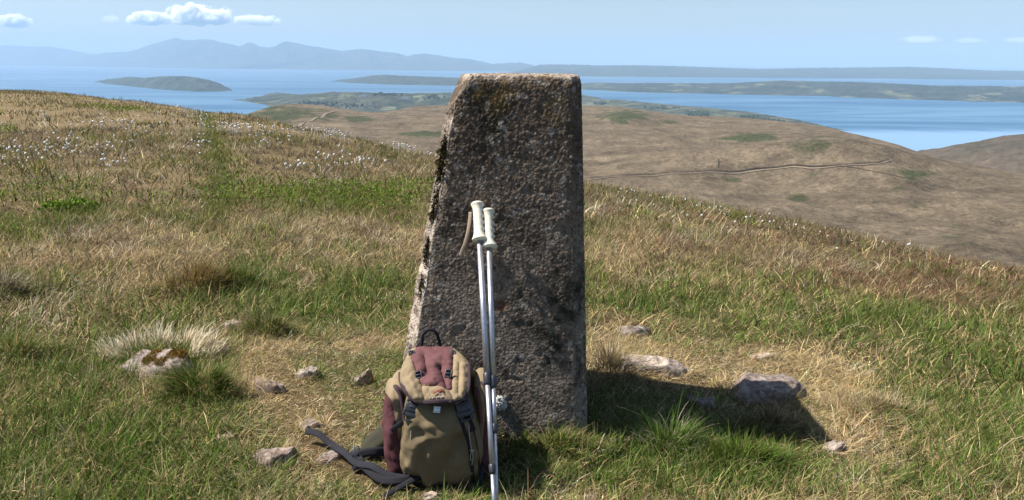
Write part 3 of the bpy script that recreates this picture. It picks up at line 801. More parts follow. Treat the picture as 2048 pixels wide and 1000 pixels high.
def stone(px, py, w_px, h_px, label, tint=(1, 1, 1), seed=0, tilt=(0, 0), depth=.75, sink=.42, rz=0.0, rough=.32, name='stone', flat=1.0):
    g = on_ground(px, py + h_px * .35); dd = math.hypot(g.y, H - g.z); sc_ = dd / F
    w = w_px * sc_ * 1.22; hgt = h_px * sc_ * .78
    bm = bmesh.new(); bmesh.ops.create_icosphere(bm, subdivisions=5, radius=1.0)
    p = np.array([v.co[:] for v in bm.verts])
    # facets: clip by random planes, then roughen
    r_ = np.random.default_rng(900 + seed)
    for _ in range(11):
        nn = r_.normal(size=3); nn[2] = abs(nn[2]) * .8; nn /= np.linalg.norm(nn); off = r_.uniform(.52, .86)
        d = p @ nn - off; p = p - np.outer(np.clip(d, 0, None) * .92, nn)
    p[:, 2] = np.minimum(p[:, 2], .55 + .12 * p[:, 0])
    k = 1 + rough * .55 * fbm3(p + seed, 1.5, 5, seed, .55) + .10 * fbm3(p + seed, 5, 4, seed + 3, .6) - .06 * np.abs(fbm3(p + seed, 11, 3, seed + 6))
    p = p * k[:, None]
    p[:, 2] *= np.where(p[:, 2] < 0, .8, flat)
    ext = np.abs(p[:, :2]).max(0); zmx = p[:, 2].max()
    p = p / np.array((ext[0], ext[1], zmx))
    sink = min(.72, sink + .16); zt = hgt * .80 / max(1e-3, 1 - sink)
    p = p * np.array((w / 2, w / 2 * depth, zt))
    rot = np.array((Euler((tilt[0], tilt[1], rz)).to_matrix()))
    p = p @ rot.T
    loc = Vector((g.x, g.y + w * depth * .22, g.z - zt * sink))
    bm.verts.index_update()
    o = obj_np(name, p, [tuple(v.index for v in f.verts) for f in bm.faces], m_stone); bm.free()
    o.location = loc; o.color = (*tint, 1)
    ROCKS.append((loc.x, loc.y, w / 2 * .74, w / 2 * depth * .68, rz))
    tag(o, label, 'stone', 'stones lying in the turf'); return o
s_moss = stone(312, 728, 150, 62, 'rounded grey stone with orange-brown moss, ringed by bleached straw grass', (1.1, 1.05, 1.05), 1, (.12, 0), .8, .3)
stone(526, 770, 92, 44, 'long brown stone sloping down beside the mossy rounded stone', (.8, .72, .68), 2, (0, .28), .45, .5, -.5)
stone(613, 743, 62, 36, 'small pale pointed stone in short turf between the long brown stone and the backpack', (1.3, 1.3, 1.28), 3, (.1, .1), .7, .38)
stone(724, 752, 56, 46, 'brownish lumpy stone half covered by grass just above the backpack', (.95, .88, .8), 4, (.15, -.1), .7, .5)
stone(534, 921, 104, 50, 'low domed pinkish stone lowest in the short turf at bottom', (1.05, .92, .88), 5, (0, 0), .8, .36)
stone(618, 851, 62, 26, 'thin flat grey stone lying flush with the turf above the strap end', (1.0, .97, .97), 6, (0, 0), .8, .56)
stone(466, 650, 58, 30, 'small mossy stone beside the round green tussock', (1.0, .95, .85), 7, (0, -.1), .7, .35)
stone(446, 874, 60, 18, 'small flat tan stone barely showing above the turf', (1.15, .98, .85), 8, (0, 0), .7, .5)
stone(655, 912, 70, 28, 'flat grey stone beneath the loose black strap', (1.0, .97, .98), 16, (0, 0), .6, .58, .5)
stone(1268, 663, 88, 28, 'dark jagged stone behind the straw grass near the foot of the pillar', (.72, .68, .66), 9, (0, .05), .6, .4)
stone(1318, 732, 138, 48, 'broad pale lichen-spotted slab in the dry grass right of the pillar', (1.9, 1.85, 1.75), 10, (.1, .1), .6, .28, -.25)
stone(1530, 772, 170, 78, 'large grey-brown boulder half hidden in the shadow of the pillar', (.95, .9, .9), 11, (.1, .22), .7, .22, -.3)
stone(1412, 806, 72, 30, 'narrow stone lying inside the shadow of the pillar', (1.0, .97, 1.0), 12, (0, .1), .6, .4, -.3)
stone(1663, 893, 64, 34, 'small white-topped stone just beyond the end of the shadow', (1.35, 1.32, 1.3), 13, (0, .1), .7, .48)
stone(1676, 955, 20, 12, 'tiny white pebble below the small white-topped stone', (1.6, 1.55, 1.5), 14, (0, 0), .8, .4)
stone(1520, 713, 54, 16, 'small flat pale stone above the boulder in dry grass', (1.3, 1.2, 1.05), 15, (0, 0), .7, .5)
stone(860, 996, 48, 24, 'pale stone in front of the backpack at the picture edge', (1.45, 1.35, 1.25), 17, (0, 0), .8, .4)
stone(1180, 999, 40, 20, 'pinkish stone at the bottom edge near the pole tips', (1.2, 1.05, .95), 18, (0, 0), .8, .4)
# moss on the rounded stone: thin cushions of short fronds
M = NT('orange_moss'); nz = M.noise(120, 4, .7); M.principled(M.ramp(nz, [(.3, (.10, .055, .014)), (.55, (.25, .145, .032)), (.75, (.36, .25, .07))]), 1.0, spec=.05); m_omoss = M.m
def stone_moss(st, spots, seed):
    rg = np.random.default_rng(seed); me_ = st.data; co_ = np.zeros(len(me_.vertices) * 3); me_.vertices.foreach_get('co', co_); co_ = co_.reshape(-1, 3)
    V = []; F_ = []
    for (ax, ay, rad, n) in spots:
        ok = np.where((np.hypot(co_[:, 0] - ax, co_[:, 1] - ay) < rad) & (co_[:, 2] > 0))[0]
        for i in rg.choice(ok, n):
            p = co_[i] + rg.normal(size=3) * .004; d = np.array((rg.normal() * .6, rg.normal() * .6, 1.0)); d /= np.linalg.norm(d); e = np.cross(d, rg.normal(size=3)); e /= np.linalg.norm(e)
            s = rg.uniform(.004, .009); o = len(V); V += [tuple(p - e * .0014), tuple(p + e * .0014), tuple(p + d * s)]; F_.append((o, o + 1, o + 2))
    return obj_np('moss', np.array(V), F_, m_omoss, st)
stone_moss(s_moss, [(.065, -.01, .040, 3200), (-.035, -.035, .026, 1300), (-.04, .03, .024, 800), (.02, -.055, .022, 700)], 4)
# ------------------------------------------------------------------ trekking poles
def plain(name, c, rough=.6, metal=0., spec=.4, scale=60, var=.12, bump=.0, bdist=.002):
    M = NT(name); nz = M.noise(scale, 5, .65)
    cc = M.mix(M.step(nz, .3, .7), tuple(x * (1 - var) for x in c), tuple(min(1, x * (1 + var)) for x in c))
    M.principled(cc, rough, M.bump(nz, bump, bdist) if bump else None, metal=metal, spec=spec); return M.m
m_grip = plain('cream_grip_foam', (.66, .60, .46), .55, spec=.4, scale=90, var=.06, bump=.15)
m_alu = NT('scuffed_aluminium'); nz = m_alu.noise(130, 6, .7)
mp = m_alu.n('Mapping', Scale=(60, 60, 6)); m_alu.set(mp.inputs[0], m_alu.coord()); nz2 = m_alu.noise(1.0, 5, .7, mp.outputs[0])
m_alu.principled(m_alu.mix(m_alu.step(nz, .35, .7), (.36, .355, .375), (.52, .515, .54)), m_alu.math('ADD', m_alu.math('MULTIPLY', nz2, .3), .3), metal=.85, spec=.5); m_alu = m_alu.m
m_clamp = plain('dark_plastic', (.022, .023, .028), .45, spec=.5, var=.2)
m_web_tan = plain('tan_webbing', (.30, .235, .175), .9, spec=.1, scale=400, var=.2, bump=.4)

def pole(top_px, bot_px, Ytop, Ybot, label, joints, strap=False, flip=1):
    T = at_y(*top_px, Ytop); B = at_y(*bot_px, Ybot); ax = (B - T).normalized()
    g = ground1(B.x, B.y)
    tl = (g - .02 - T.z) / ax.z; tip = T + ax * tl
    root = empty('trekking_pole', (tip.x, tip.y, g))
    side = ax.cross(Vector((0, 1, 0))).normalized() * flip; fr = side.cross(ax).normalized()
    # grip: finger hollows on one side, flared head and skirt
    L = .128; n = 28; V = []; m = 40
    prof = [(0, .004), (.012, .016), (.035, .0205), (.07, .0205), (.11, .0175), (.2, .0150), (.35, .0148), (.5, .0150), (.65, .0152), (.8, .0162), (.88, .0185), (.94, .0225), (.975, .0222), (1.0, .0185), (1.0, .010)]
    for i in range(m + 1):
        s = i / m; r = float(np.interp(s, [p[0] for p in prof], [p[1] for p in prof]))
        if i == m: r = .009
        sc_ = .0044 * math.cos((s - .2) / .165 * 2 * math.pi) * (1 if .18 < s < .86 else 0)
        for k in range(n):
            an = 2 * math.pi * k / n; cz = max(0, math.cos(an - .5)) ** 2
            rr = r + sc_ * cz + (.0035 * cz if .88 < s < .99 else 0)
            V.append(tuple(T + ax * (L * s) + (side * math.cos(an) + fr * math.sin(an)) * rr))
    f = [tuple(q) for q in grid_faces(n, m + 1, wrap=True).tolist()] + [tuple(range(n))[::-1], tuple(m * n + k for k in range(n))]
    under(obj_np('grip', V, f, m_grip), root)
    j1, j2 = joints
    j1 *= tl; j2 *= tl
    v, f = tube([T + ax * (L - .01), T + ax * j1], .0088, 18); under(obj_np('upper_shaft', v, f, m_alu), root)
    v, f = tube([T + ax * j1, T + ax * (j1 + .004), T + ax * (j1 + .016), T + ax * (j1 + .03), T + ax * (j1 + .034)], [.0092, .0112, .0108, .0104, .0085], 18)
    c = under(obj_np('joint_clamp', v, f, m_clamp), root)
    v, f = tube([T + ax * (j1 + .03), T + ax * j2], .0070, 16); under(obj_np('middle_shaft', v, f, m_alu), root)
    v, f = tube([T + ax * j2, T + ax * (j2 + .003), T + ax * (j2 + .02), T + ax * (j2 + .026)], [.0076, .0094, .0090, .007], 16); under(obj_np('joint_clamp', v, f, m_clamp), root)
    v, f = tube([T + ax * (j2 + .02), tip - ax * .05], .0058, 14); under(obj_np('lower_shaft', v, f, m_alu), root)
    v, f = tube([tip - ax * .06, tip - ax * .03, tip], [.007, .006, .003], 12); under(obj_np('tip', v, f, m_clamp), root)
    if strap:
        w = ribbon(smooth_line([at_y(941, 424, Ytop + .004), at_y(940, 440, Ytop - .004), at_y(936, 465, Ytop - .012), at_y(930, 488, Ytop - .010), at_y(925, 500, Ytop - .002), at_y(921, 512, Ytop + .004)], 6), .0115, Vector((-.35, -1, .1)), .0015)
        w2 = ribbon(smooth_line([at_y(921, 512, Ytop + .005), at_y(928, 514, Ytop + .010), at_y(934, 513, Ytop + .012), at_y(932, 498, Ytop + .008), at_y(937, 470, Ytop + .01), at_y(945, 440, Ytop + .012)], 6), .0105, Vector((.5, -1, .1)), .0015)
        under(obj_np('wrist_strap', *join(w, w2), m_web_tan), root)
    tag(root, label, 'trekking pole', 'trekking poles leaning on the pillar'); return root
pole((955, 405), (988, 1000), 2.306, 1.795, 'silver trekking pole with cream grip and tan wrist strap, standing taller of the two', (.545, .80), True)
pole((976, 419), (993, 1000), 2.300, 1.800, 'silver trekking pole with cream grip and no strap, the shorter one', (.545, .685))

# ------------------------------------------------------------------ backpack
def fabric(name, c, var=.16, rough=.9):
    M = NT(name); ob = M.coord(); big = M.noise(16, 5, .6, ob); fine = M.noise(420, 3, .6, ob); mid = M.noise(60, 4, .6, ob)
    cc = M.mix(M.step(big, .3, .7), tuple(x * (1 - var) for x in c), tuple(x * (1 + var) for x in c))
    cc = M.mix(M.step(fine, .3, .7), M.mix(1., cc, (.86, .86, .86), 'MULTIPLY'), cc)
    M.principled(cc, rough, M.bump(M.math('ADD', M.math('MULTIPLY', fine, .5), M.math('MULTIPLY', mid, .5)), .4, .0016), spec=.15); return M.m
m_tan = fabric('tan_canvas', (.225, .170, .102)); m_khaki = fabric('khaki_canvas', (.150, .112, .064)); m_maroon = fabric('maroon_canvas', (.118, .052, .052))
m_wine = fabric('dark_wine_canvas', (.078, .029, .032)); m_pipe = fabric('purple_piping', (.050, .031, .038)); m_black = fabric('black_webbing', (.018, .018, .021)); m_gweb = fabric('grey_black_webbing', (.021, .021, .026)); m_olive = fabric('dark_olive_padding', (.045, .042, .028))
m_cord = plain('grey_cord', (.30, .27, .23), .8); m_silver = plain('silver_tab', (.55, .54, .55), .4, metal=.6)
m_red = plain('red_thread', (.42, .06, .035), .8); m_white = plain('white_thread', (.50, .44, .36), .8)

PK = at_y(872, 968, 2.08); PK.z = 0
pack = empty('backpack', (PK.x, PK.y, 0.0))
tag(pack, 'tan and maroon canvas backpack with black buckles leaning against the pillar', 'backpack')
def P_(name, vf, mat, parent=None, smooth=True):
    o = obj_np(name, np.array(vf[0]), vf[1], mat, smooth=smooth)
    if parent is None: under(o, pack)
    else: o.parent = parent; o.matrix_parent_inverse = Matrix.Translation(-pack.location)
    return o
def PS(name, vf, mat, parent):                     # sub-part of a part that itself keeps world coordinates
    o = obj_np(name, np.array(vf[0]), vf[1], mat); o.parent = parent; return o

def crumple(V, freq, seed):
    q = V + .018 * np.stack([fbm3(V, 9, 3, seed + k) for k in range(3)], 1)
    d1, v1 = worley3(q * np.array((1.0, 1.0, .72)), freq, seed); d2, _ = worley3(q + 7.3, freq * 1.9, seed + 3)
    return (d1 - .5) * 1.0 + (d2 - .5) * .38

def loft(levels, n=84, ex=3.0, m=60, wr=.006, seed=0, creases=()):
    """levels: (py, px left, px right, Y front, Y back)"""
    lv = []
    for (py, a, b, yf, yb) in levels:
        ym = .5 * (yf + yb); zc = at_y(.5 * (a + b), py, yf).z
        xa = at_y(a, py, yf + .3 * (yb - yf)).x; xb = at_y(b, py, yf + .3 * (yb - yf)).x
        lv.append((zc, xa, xb, yf, yb))
    lv = np.array(sorted(lv)); zz = np.linspace(lv[0, 0], lv[-1, 0], m)
    t = np.interp(zz, lv[:, 0], np.arange(len(lv)))
    V = []
    k = np.exp(-.5 * (np.arange(-3, 4) / 1.5) ** 2); k /= k.sum()
    cols = [np.convolve(np.pad(np.interp(zz, lv[:, 0], lv[:, c]), 3, mode='edge'), k, 'valid') for c in range(1, 5)]
    for i in range(m):
        xa, xb, yf, yb = (c[i] for c in cols)
        cx, hx, cy_, hy = .5 * (xa + xb), .5 * (xb - xa), .5 * (yf + yb), .5 * (yb - yf)
        for q in range(n):
            an = 2 * math.pi * q / n; c, s = math.cos(an), math.sin(an)
            V.append((cx + hx * math.copysign(abs(c) ** (2 / ex), c), cy_ + hy * math.copysign(abs(s) ** (2 / ex), s), zz[i]))
    V = np.array(V); cen = np.array((V[:, 0].mean(), V[:, 1].mean()))
    d = V[:, :2] - cen; d /= np.linalg.norm(d, axis=1)[:, None]
    w = wr * (fbm3(V + seed, 11, 3, 400 + seed) * .9 + 1.3 * (1 - 2.4 * np.abs(fbm3(V * np.array((1, 1, .55)) + seed + 3, 13, 3, 410 + seed))))
    uu, vv = project(V[:, 0], V[:, 1], V[:, 2])
    for (x0, y0, x1, y1, wd, dep) in [(a_, b_, c_, d_, e_, f_ * 1.45) for a_, b_, c_, d_, e_, f_ in creases]:      # folds along a line on the front
        L = math.hypot(x1 - x0, y1 - y0); tx, ty = (x1 - x0) / L, (y1 - y0) / L
        al = np.clip((uu - x0) * tx + (vv - y0) * ty, 0, L); dd = np.hypot(uu - x0 - al * tx, vv - y0 - al * ty)
        w = w + dep * np.exp(-np.abs(dd / wd) ** 1.5)
    w = w - .0160 * crumple(V, 15.0, 70 + seed)
    w = w * np.where(d[:, 1] > .3, .2, 1.0)
    V[:, :2] += d * w[:, None]
    f = [tuple(q) for q in grid_faces(n, m, wrap=True).tolist()] + [tuple(range(n))[::-1], tuple((m - 1) * n + q for q in range(n))]
    return V, f

BODY = [(979, 812, 954, 2.00, 2.22), (970, 803, 964, 1.955, 2.235), (950, 801, 968, 1.936, 2.24), (910, 803, 968, 1.928, 2.245), (860, 808, 962, 1.935, 2.25), (820, 814, 950, 1.955, 2.255), (785, 822, 938, 2.005, 2.262), (755, 830, 925, 2.075, 2.265), (735, 838, 915, 2.13, 2.26)]
bodyp = P_('main_compartment', loft(BODY, 132, 3.8, 110, .0035, 1, [(838, 868, 900, 925, 14, -.012), (905, 845, 880, 900, 13, .008), (845, 900, 835, 960, 9, -.010), (930, 880, 880, 945, 16, -.014), (872, 835, 858, 850, 9, .007), (820, 930, 860, 968, 8, .010), (845, 885, 870, 870, 10, .008)]), m_khaki)
# gusset seam and lower front pocket edge
def on_front(px, py, off=.004, levels=BODY):
    ex = 3.8 if levels is BODY else 2.5
    lv = np.array(sorted((l[0], l[1], l[2], l[3], l[4]) for l in levels))
    yf = float(np.interp(py, lv[:, 0], lv[:, 3])); a = float(np.interp(py, lv[:, 0], lv[:, 1])); b = float(np.interp(py, lv[:, 0], lv[:, 2])); yb = float(np.interp(py, lv[:, 0], lv[:, 4]))
    s = np.clip(abs((px - .5 * (a + b)) / (.5 * (b - a))), 0, .97)
    y = .5 * (yf + yb) - .5 * (yb - yf) * (1 - s ** ex) ** (1 / ex)
    return at_y(px, py, y - off)

for pp in (((818, 838), (812, 870), (809, 910), (808, 945), (812, 966)), ((942, 838), (950, 870), (957, 910), (959, 945), (954, 964)), ((812, 966), (850, 969), (900, 969), (954, 964))):
    PS('seam', tube(smooth_line([on_front(a_, b_, .002) for a_, b_ in pp], 6), .0022, 6), m_pipe if pp[0][0] != 812 else m_black, bodyp)
# side pockets: tan above, wine-coloured panel on the outer side
SL = [(966, 786, 826, 2.03, 2.16), (952, 776, 832, 1.995, 2.19), (920, 770, 832, 1.98, 2.20), (870, 768, 829, 1.98, 2.20), (830, 770, 824, 1.99, 2.20), (797, 775, 817, 2.005, 2.19), (775, 783, 810, 2.03, 2.17), (764, 791, 803, 2.06, 2.14)]
SR = [(958, 948, 978, 2.03, 2.16), (930, 950, 987, 2.00, 2.19), (880, 950, 989, 1.99, 2.20), (835, 948, 987, 1.995, 2.20), (795, 946, 983, 2.01, 2.19), (772, 948, 975, 2.03, 2.17), (761, 953, 967, 2.06, 2.14)]
def pocket(levels, seed, split):
    vf = loft(levels, 140, 2.5, 150, .004, seed); o = P_('side_pocket', vf, None)
    for m in (m_tan, m_wine, m_khaki): o.data.materials.append(m)
    V = np.array(vf[0]); uu, vv = project(V[:, 0], V[:, 1], V[:, 2]); ids = []
    for q in vf[1]:
        ids.append(split(float(np.mean([uu[i] for i in q])), float(np.mean([vv[i] for i in q])), float(np.mean([V[i][1] for i in q]))))
    o.data.polygons.foreach_set('material_index', np.array(ids, np.int32)); return o
lp = pocket(SL, 2, lambda u, v, y: 1 if (u < np.interp(v, [783, 800, 830, 850, 900, 965], [770, 783, 789, 793, 801, 809]) and v > 784) else (0 if v < 862 else 2))
rp = pocket(SR, 3, lambda u, v, y: 1 if (u > np.interp(v, [780, 840, 960], [974, 969, 960]) and v > 792) else (0 if v < 905 else 2))
for off in (0, 7):
    v = tube(smooth_line([on_front(p[0] + off, p[1] + off * .3, .005, SL) for p in ((784, 769), (792, 776), (799, 788), (804, 806), (807, 828), (808, 850))], 6), .0040 if off else .0052, 8)
    PS('zip', v, m_pipe, lp)
v = tube(smooth_line([on_front(p[0], p[1], .004, SR) for p in ((951, 767), (955, 780), (958, 800), (960, 822), (962, 846))], 6), .0048, 8); PS('zip', v, m_maroon, rp)
v = tube(smooth_line([on_front(p[0], p[1], .004, SR) for p in ((962, 764), (968, 775), (972, 795), (973, 815))], 6), .0034, 8); PS('zip', v, m_pipe, rp)

# lid
LL = [(700, 824), (706, 819), (714, 815), (730, 809), (745, 803), (762, 803), (780, 809), (795, 821), (806, 838)]
LR = [(700, 908), (706, 915), (714, 924), (722, 933), (740, 938), (765, 939), (785, 937), (797, 929), (806, 914)]
LY = [(700, 2.215), (706, 2.170), (715, 2.125), (730, 2.075), (750, 2.030), (775, 1.975), (795, 1.945), (806, 1.938)]
NUL, NVL = 90, 80; V = []
for j in range(NVL):
    py = 700 + 106 * j / (NVL - 1); a = interp(py, LL); b = interp(py, LR); yy = interp(py, LY)
    for i in range(NUL):
        s = -1.06 + 2.12 * i / (NUL - 1); sc_ = np.clip(s, -1, 1)
        px = .5 * (a + b) + .5 * (b - a) * (math.sin(sc_ * 1.35) / math.sin(1.35))
        y = yy + .034 * abs(sc_) ** 4 - .012 + (abs(s) - 1 > 0) * .022
        p = at_y(px, py - 4 * (1 - sc_ ** 2) * (j < 6) * (1 - j / 6), y); V.append(tuple(p))
V = np.array(V)
uu, vv = project(V[:, 0], V[:, 1], V[:, 2])
nrm_ = np.array((-.05, -.72, .69))
w = .0045 * fbm3(V, 15, 3, 501) + .0055 * (1 - 2.2 * np.abs(fbm3(V * np.array((1.5, 1, .6)), 20, 4, 505, .6)))
for (x0, y0, x1, y1, wd, dep) in [(848, 716, 853, 742, 5, -.013), (880, 738, 893, 778, 5, -.013), (868, 735, 866, 768, 10, .009), (823, 716, 840, 766, 4, -.008), (906, 712, 903, 778, 4, -.010), (845, 771, 890, 776, 3.5, -.009), (820, 760, 835, 795, 6, .010), (842, 770, 848, 800, 5, -.010), (898, 782, 905, 795, 5, -.010), (870, 722, 895, 712, 10, .006), (918, 730, 916, 785, 5, -.012), (926, 735, 926, 785, 5, .006), (842, 752, 858, 748, 6, -.009)]:
    L = math.hypot(x1 - x0, y1 - y0); tx, ty = (x1 - x0) / L, (y1 - y0) / L
    al = np.clip((uu - x0) * tx + (vv - y0) * ty, 0, L); dd = np.hypot(uu - x0 - al * tx, vv - y0 - al * ty)
    w = w + dep * np.exp(-np.abs(dd / wd) ** 1.5)
w = w - .0125 * crumple(V, 19.0, 90)
V = V + nrm_ * w[:, None]
f = grid_faces(NUL, NVL)[:, ::-1]
lid = P_('lid', (V, f), None)
for m in (m_tan, m_maroon): lid.data.materials.append(m)
fc = np.stack([uu[f].mean(1), vv[f].mean(1)], 1)
xl = np.interp(fc[:, 1], [700, 712, 730, 755, 770, 774], [832, 823, 824, 833, 843, 848]); xr = np.interp(fc[:, 1], [702, 745, 782], [906, 905, 900]); bot = np.interp(fc[:, 0], [840, 868, 902], [767, 772, 781])
lid.data.polygons.foreach_set('material_index', ((fc[:, 0] > xl) & (fc[:, 0] < xr) & (fc[:, 1] < bot)).astype(np.int32))
sm = lid.modifiers.new('cloth_thickness', 'SOLIDIFY'); sm.thickness = .004; sm.offset = 1.0
def lid_pt(px, py, off=.004):
    i = int(np.argmin((uu - px) ** 2 + (vv - py) ** 2)); return Vector(V[i]) + Vector(nrm_) * off
edge_pts = [(803, 748), (803, 765), (810, 781), (822, 796), (839, 805), (875, 806), (912, 805), (928, 797), (936, 784), (938, 762), (937, 740), (934, 724)]
PS('piping', ribbon(smooth_line([lid_pt(*p, .010) for p in edge_pts], 5), .012, Vector((0, -.9, .35)), .006), m_pipe, lid)
PS('seam', tube(smooth_line([lid_pt(*p, .001) for p in ((846, 767), (868, 772), (900, 781))], 6), .0012, 6), m_white, lid)
# stitched emblem on the lid: red stroke over a small patch, pale thread below
PS('emblem_patch', ribbon([lid_pt(867, 788, .005), lid_pt(878, 787, .005), lid_pt(889, 786, .005)], .013, Vector((0, -.8, .5)), .0012), fabric('emblem_cloth', (.16, .095, .065)), lid)
PS('emblem', tube([lid_pt(868, 790, .010), lid_pt(878, 784, .010), lid_pt(886, 782, .010), lid_pt(888, 790, .010)], .0011, 6), m_red, lid)
PS('emblem', tube([lid_pt(871, 793, .009), lid_pt(877, 789, .009), lid_pt(883, 792, .009)], .0008, 6), m_white, lid)
parts_ = []
for k in range(7):
    x0 = 860 + k * 4.6
    parts_.append(tube([lid_pt(x0, 799 - k * .25, .006), lid_pt(x0 + (2.4 if k % 2 else .6), 796 - k * .25, .006)], .0011, 6))
PS('stitched_lettering', join(*parts_), m_white, lid)

# buckles, rings and webbing
def frame_rot(nrm, roll=0.0):
    z = Vector(nrm).normalized(); x = Vector((1, 0, 0)); x = (x - z * x.dot(z)).normalized(); y = z.cross(x)
    return Matrix((x, y, z)).transposed().to_euler(), Matrix((x, y, z)).transposed() @ Matrix.Rotation(roll, 3, 'Z')
def placed(parts, loc, R):
    V, F_ = join(*parts); return [tuple(R @ Vector(p) + Vector(loc)) for p in V], F_
def buckle(px, py, off, roll):
    _, R = frame_rot((0, -.93, .36), roll); loc = on_front(px, py, off)
    bl = [rbox((.034, .022, .010), .003, 2, (0, .010, 0)), rbox((.034, .007, .008), .002, 2, (0, .026, 0)), rbox((.005, .012, .008), .0015, 2, (-.0145, .020, 0)), rbox((.005, .012, .008), .0015, 2, (.0145, .020, 0)),
          rbox((.028, .012, .0075), .002, 2, (0, -.006, 0)), rbox((.007, .016, .008), .002, 2, (-.0155, -.002, 0)), rbox((.007, .016, .008), .002, 2, (.0155, -.002, 0)),
          rbox((.030, .004, .007), .0015, 2, (0, -.020, 0)), rbox((.004, .012, .007), .0015, 2, (-.013, -.014, 0)), rbox((.004, .012, .007), .0015, 2, (.013, -.014, 0)), rbox((.016, .006, .0105), .002, 2, (0, .012, .001))]
    vb, fb = placed(bl, (0, 0, 0), R); vb = [tuple(Vector(q) * 1.22 + Vector(loc)) for q in vb]
    return P_('buckle', (vb, fb), m_clamp)
buckle(823, 824, .017, -.25); buckle(930, 822, .017, .32)
def ring(px, py, roll, w=.016, h=.023, lidded=True):
    _, R = frame_rot((0, -.75, .66), roll); loc = lid_pt(px, py, .012)
    t = .0038; bl = [rbox((t, h, .006), .0012, 2, (-w / 2, 0, 0)), rbox((t, h, .006), .0012, 2, (w / 2, 0, 0)), rbox((w, t, .006), .0012, 2, (0, h / 2 - t / 2, 0)), rbox((w, t, .006), .0012, 2, (0, -h / 2 + t / 2, 0)), rbox((w * .8, t, .005), .0012, 2, (0, 0, .001)), rbox((w * .8, h * .7, .002), .0008, 1, (0, 0, -.002))]
    return P_('strap_loop', placed(bl, loc, R), m_clamp)
ring(837, 751, .25); ring(897, 750, -.12); ring(825, 709, .1, .015, .014); ring(907, 708, -.5, .013, .012)
_, R = frame_rot((0, -.93, .36), -.1)
P_('silver_tab', placed([rbox((.019, .004, .003), .001, 2, (0, .007, .001)), rbox((.019, .004, .003), .001, 2, (0, -.007, .001)), rbox((.018, .016, .0025), .001, 2, (0, 0, -.001))], on_front(874, 819, .010), R), m_silver)
P_('buckle_strap', ribbon(smooth_line([lid_pt(829, 800, .004), on_front(826, 812, .014), on_front(822, 824, .013), on_front(815, 838, .012), on_front(800, 848, .012, SL), on_front(788, 856, .012, SL), on_front(776, 866, .014, SL)], 6), [.018] * 19 + [.014] * 12 + [.010] * 6, Vector((-.2, -1, .2)), .002), m_black)
P_('buckle_strap', ribbon(smooth_line([lid_pt(920, 800, .004), on_front(926, 812, .013), on_front(931, 824, .012), on_front(938, 842, .010), on_front(946, 862, .008)], 6), .018, Vector((.1, -1, .3)), .002), m_black)
P_('side_strap', ribbon(smooth_line([on_front(912, 811, .006), on_front(918, 830, .006), on_front(928, 858, .006), on_front(938, 890, .006), on_front(944, 930, .006), on_front(946, 962, .006)], 6), .010, Vector((.3, -1, .1)), .002), m_black)
P_('draw_cord', tube(smooth_line([on_front(824, 836, .006), on_front(822, 860, .008), on_front(821, 900, .008), on_front(819, 935, .008), on_front(817, 955, .005)], 6), .0013, 6), m_cord)
P_('draw_cord', tube(smooth_line([on_front(822, 858, .008), on_front(818, 864, .012), on_front(814, 869, .012)], 4), .0014, 6), m_cord)
P_('draw_cord', join(tube(smooth_line([on_front(937, 842, .008), on_front(939, 870, .012), on_front(942, 893, .012), on_front(944, 901, .013)], 6), .0012, 6),
     tube(smooth_line([on_front(944, 901, .013), on_front(941, 912, .014), on_front(942, 922, .014)], 5), .0012, 6), tube(smooth_line([on_front(944, 901, .013), on_front(946, 914, .014), on_front(944, 930, .014)], 5), .0012, 6),
     tube([on_front(941, 900, .014), on_front(944, 902, .016), on_front(947, 901, .014)], .003, 8)), m_cord)
P_('grab_handle', tube(smooth_line([at_y(843, 706, 2.235), at_y(844, 686, 2.235), at_y(847, 668, 2.235), at_y(859, 659, 2.235), at_y(871, 664, 2.235), at_y(878, 680, 2.235), at_y(883, 704, 2.235)], 8), .0044, 10), m_black)
P_('handle_patch', ribbon([at_y(838, 707, 2.236), at_y(860, 704, 2.236), at_y(888, 703, 2.236)], .016, Vector((0, -1, .2)), .004), m_black)
# padded shoulder strap and belt lying on the turf
def gz_(px, py, lift):
    g = on_ground(px, py); g.z += lift; return g
def strap(name, pts, width, lift, mat, nrm=(0, -.5, 1), thick=.0022, n=7):
    return P_(name, ribbon(smooth_line([gz_(a, b, l) for (a, b), l in zip(pts, lift)], n), width, Vector(nrm), thick), mat)
strap('hip_belt', [(612, 884), (636, 893), (664, 907), (690, 926), (714, 944), (744, 957), (776, 969), (812, 976)], .020, [.035, .045, .030, .034, .028, .040, .030, .03], m_gweb, (.1, -.75, .8))
strap('belt_webbing', [(728, 950), (760, 972), (800, 980), (845, 970), (880, 962)], .022, [.03, .022, .03, .03, .03], m_black, (0, -.8, .6))
strap('belt_webbing', [(880, 962), (840, 974), (812, 984), (786, 994), (764, 1004)], .016, [.045, .035, .025, .018, .012], m_black, (0, -.6, .8))
strap('loose_strap', [(965, 966), (962, 976), (940, 984), (912, 985)], .012, [.06, .03, .012, .01], m_gweb, (.2, -.8, .5))
P_('shoulder_strap', ribbon(smooth_line([at_y(786, 840, 2.16), at_y(770, 868, 2.12), at_y(748, 886, 2.12), at_y(738, 902, 2.11), at_y(742, 915, 2.10)], 7), [.06] * 20 + [.05] * 9, Vector((-.45, -.75, .45)), .016), m_olive)
P_('strap_webbing', ribbon(smooth_line([at_y(775, 903, 2.05), at_y(752, 903, 2.04), at_y(728, 906, 2.045), at_y(716, 914, 2.05), at_y(722, 926, 2.03), at_y(714, 938, 2.02), at_y(708, 942, 2.025)], 7), .026, Vector((-.1, -1, .25)), .0025), m_black)
_, R = frame_rot((-.3, -.8, .5), .5)
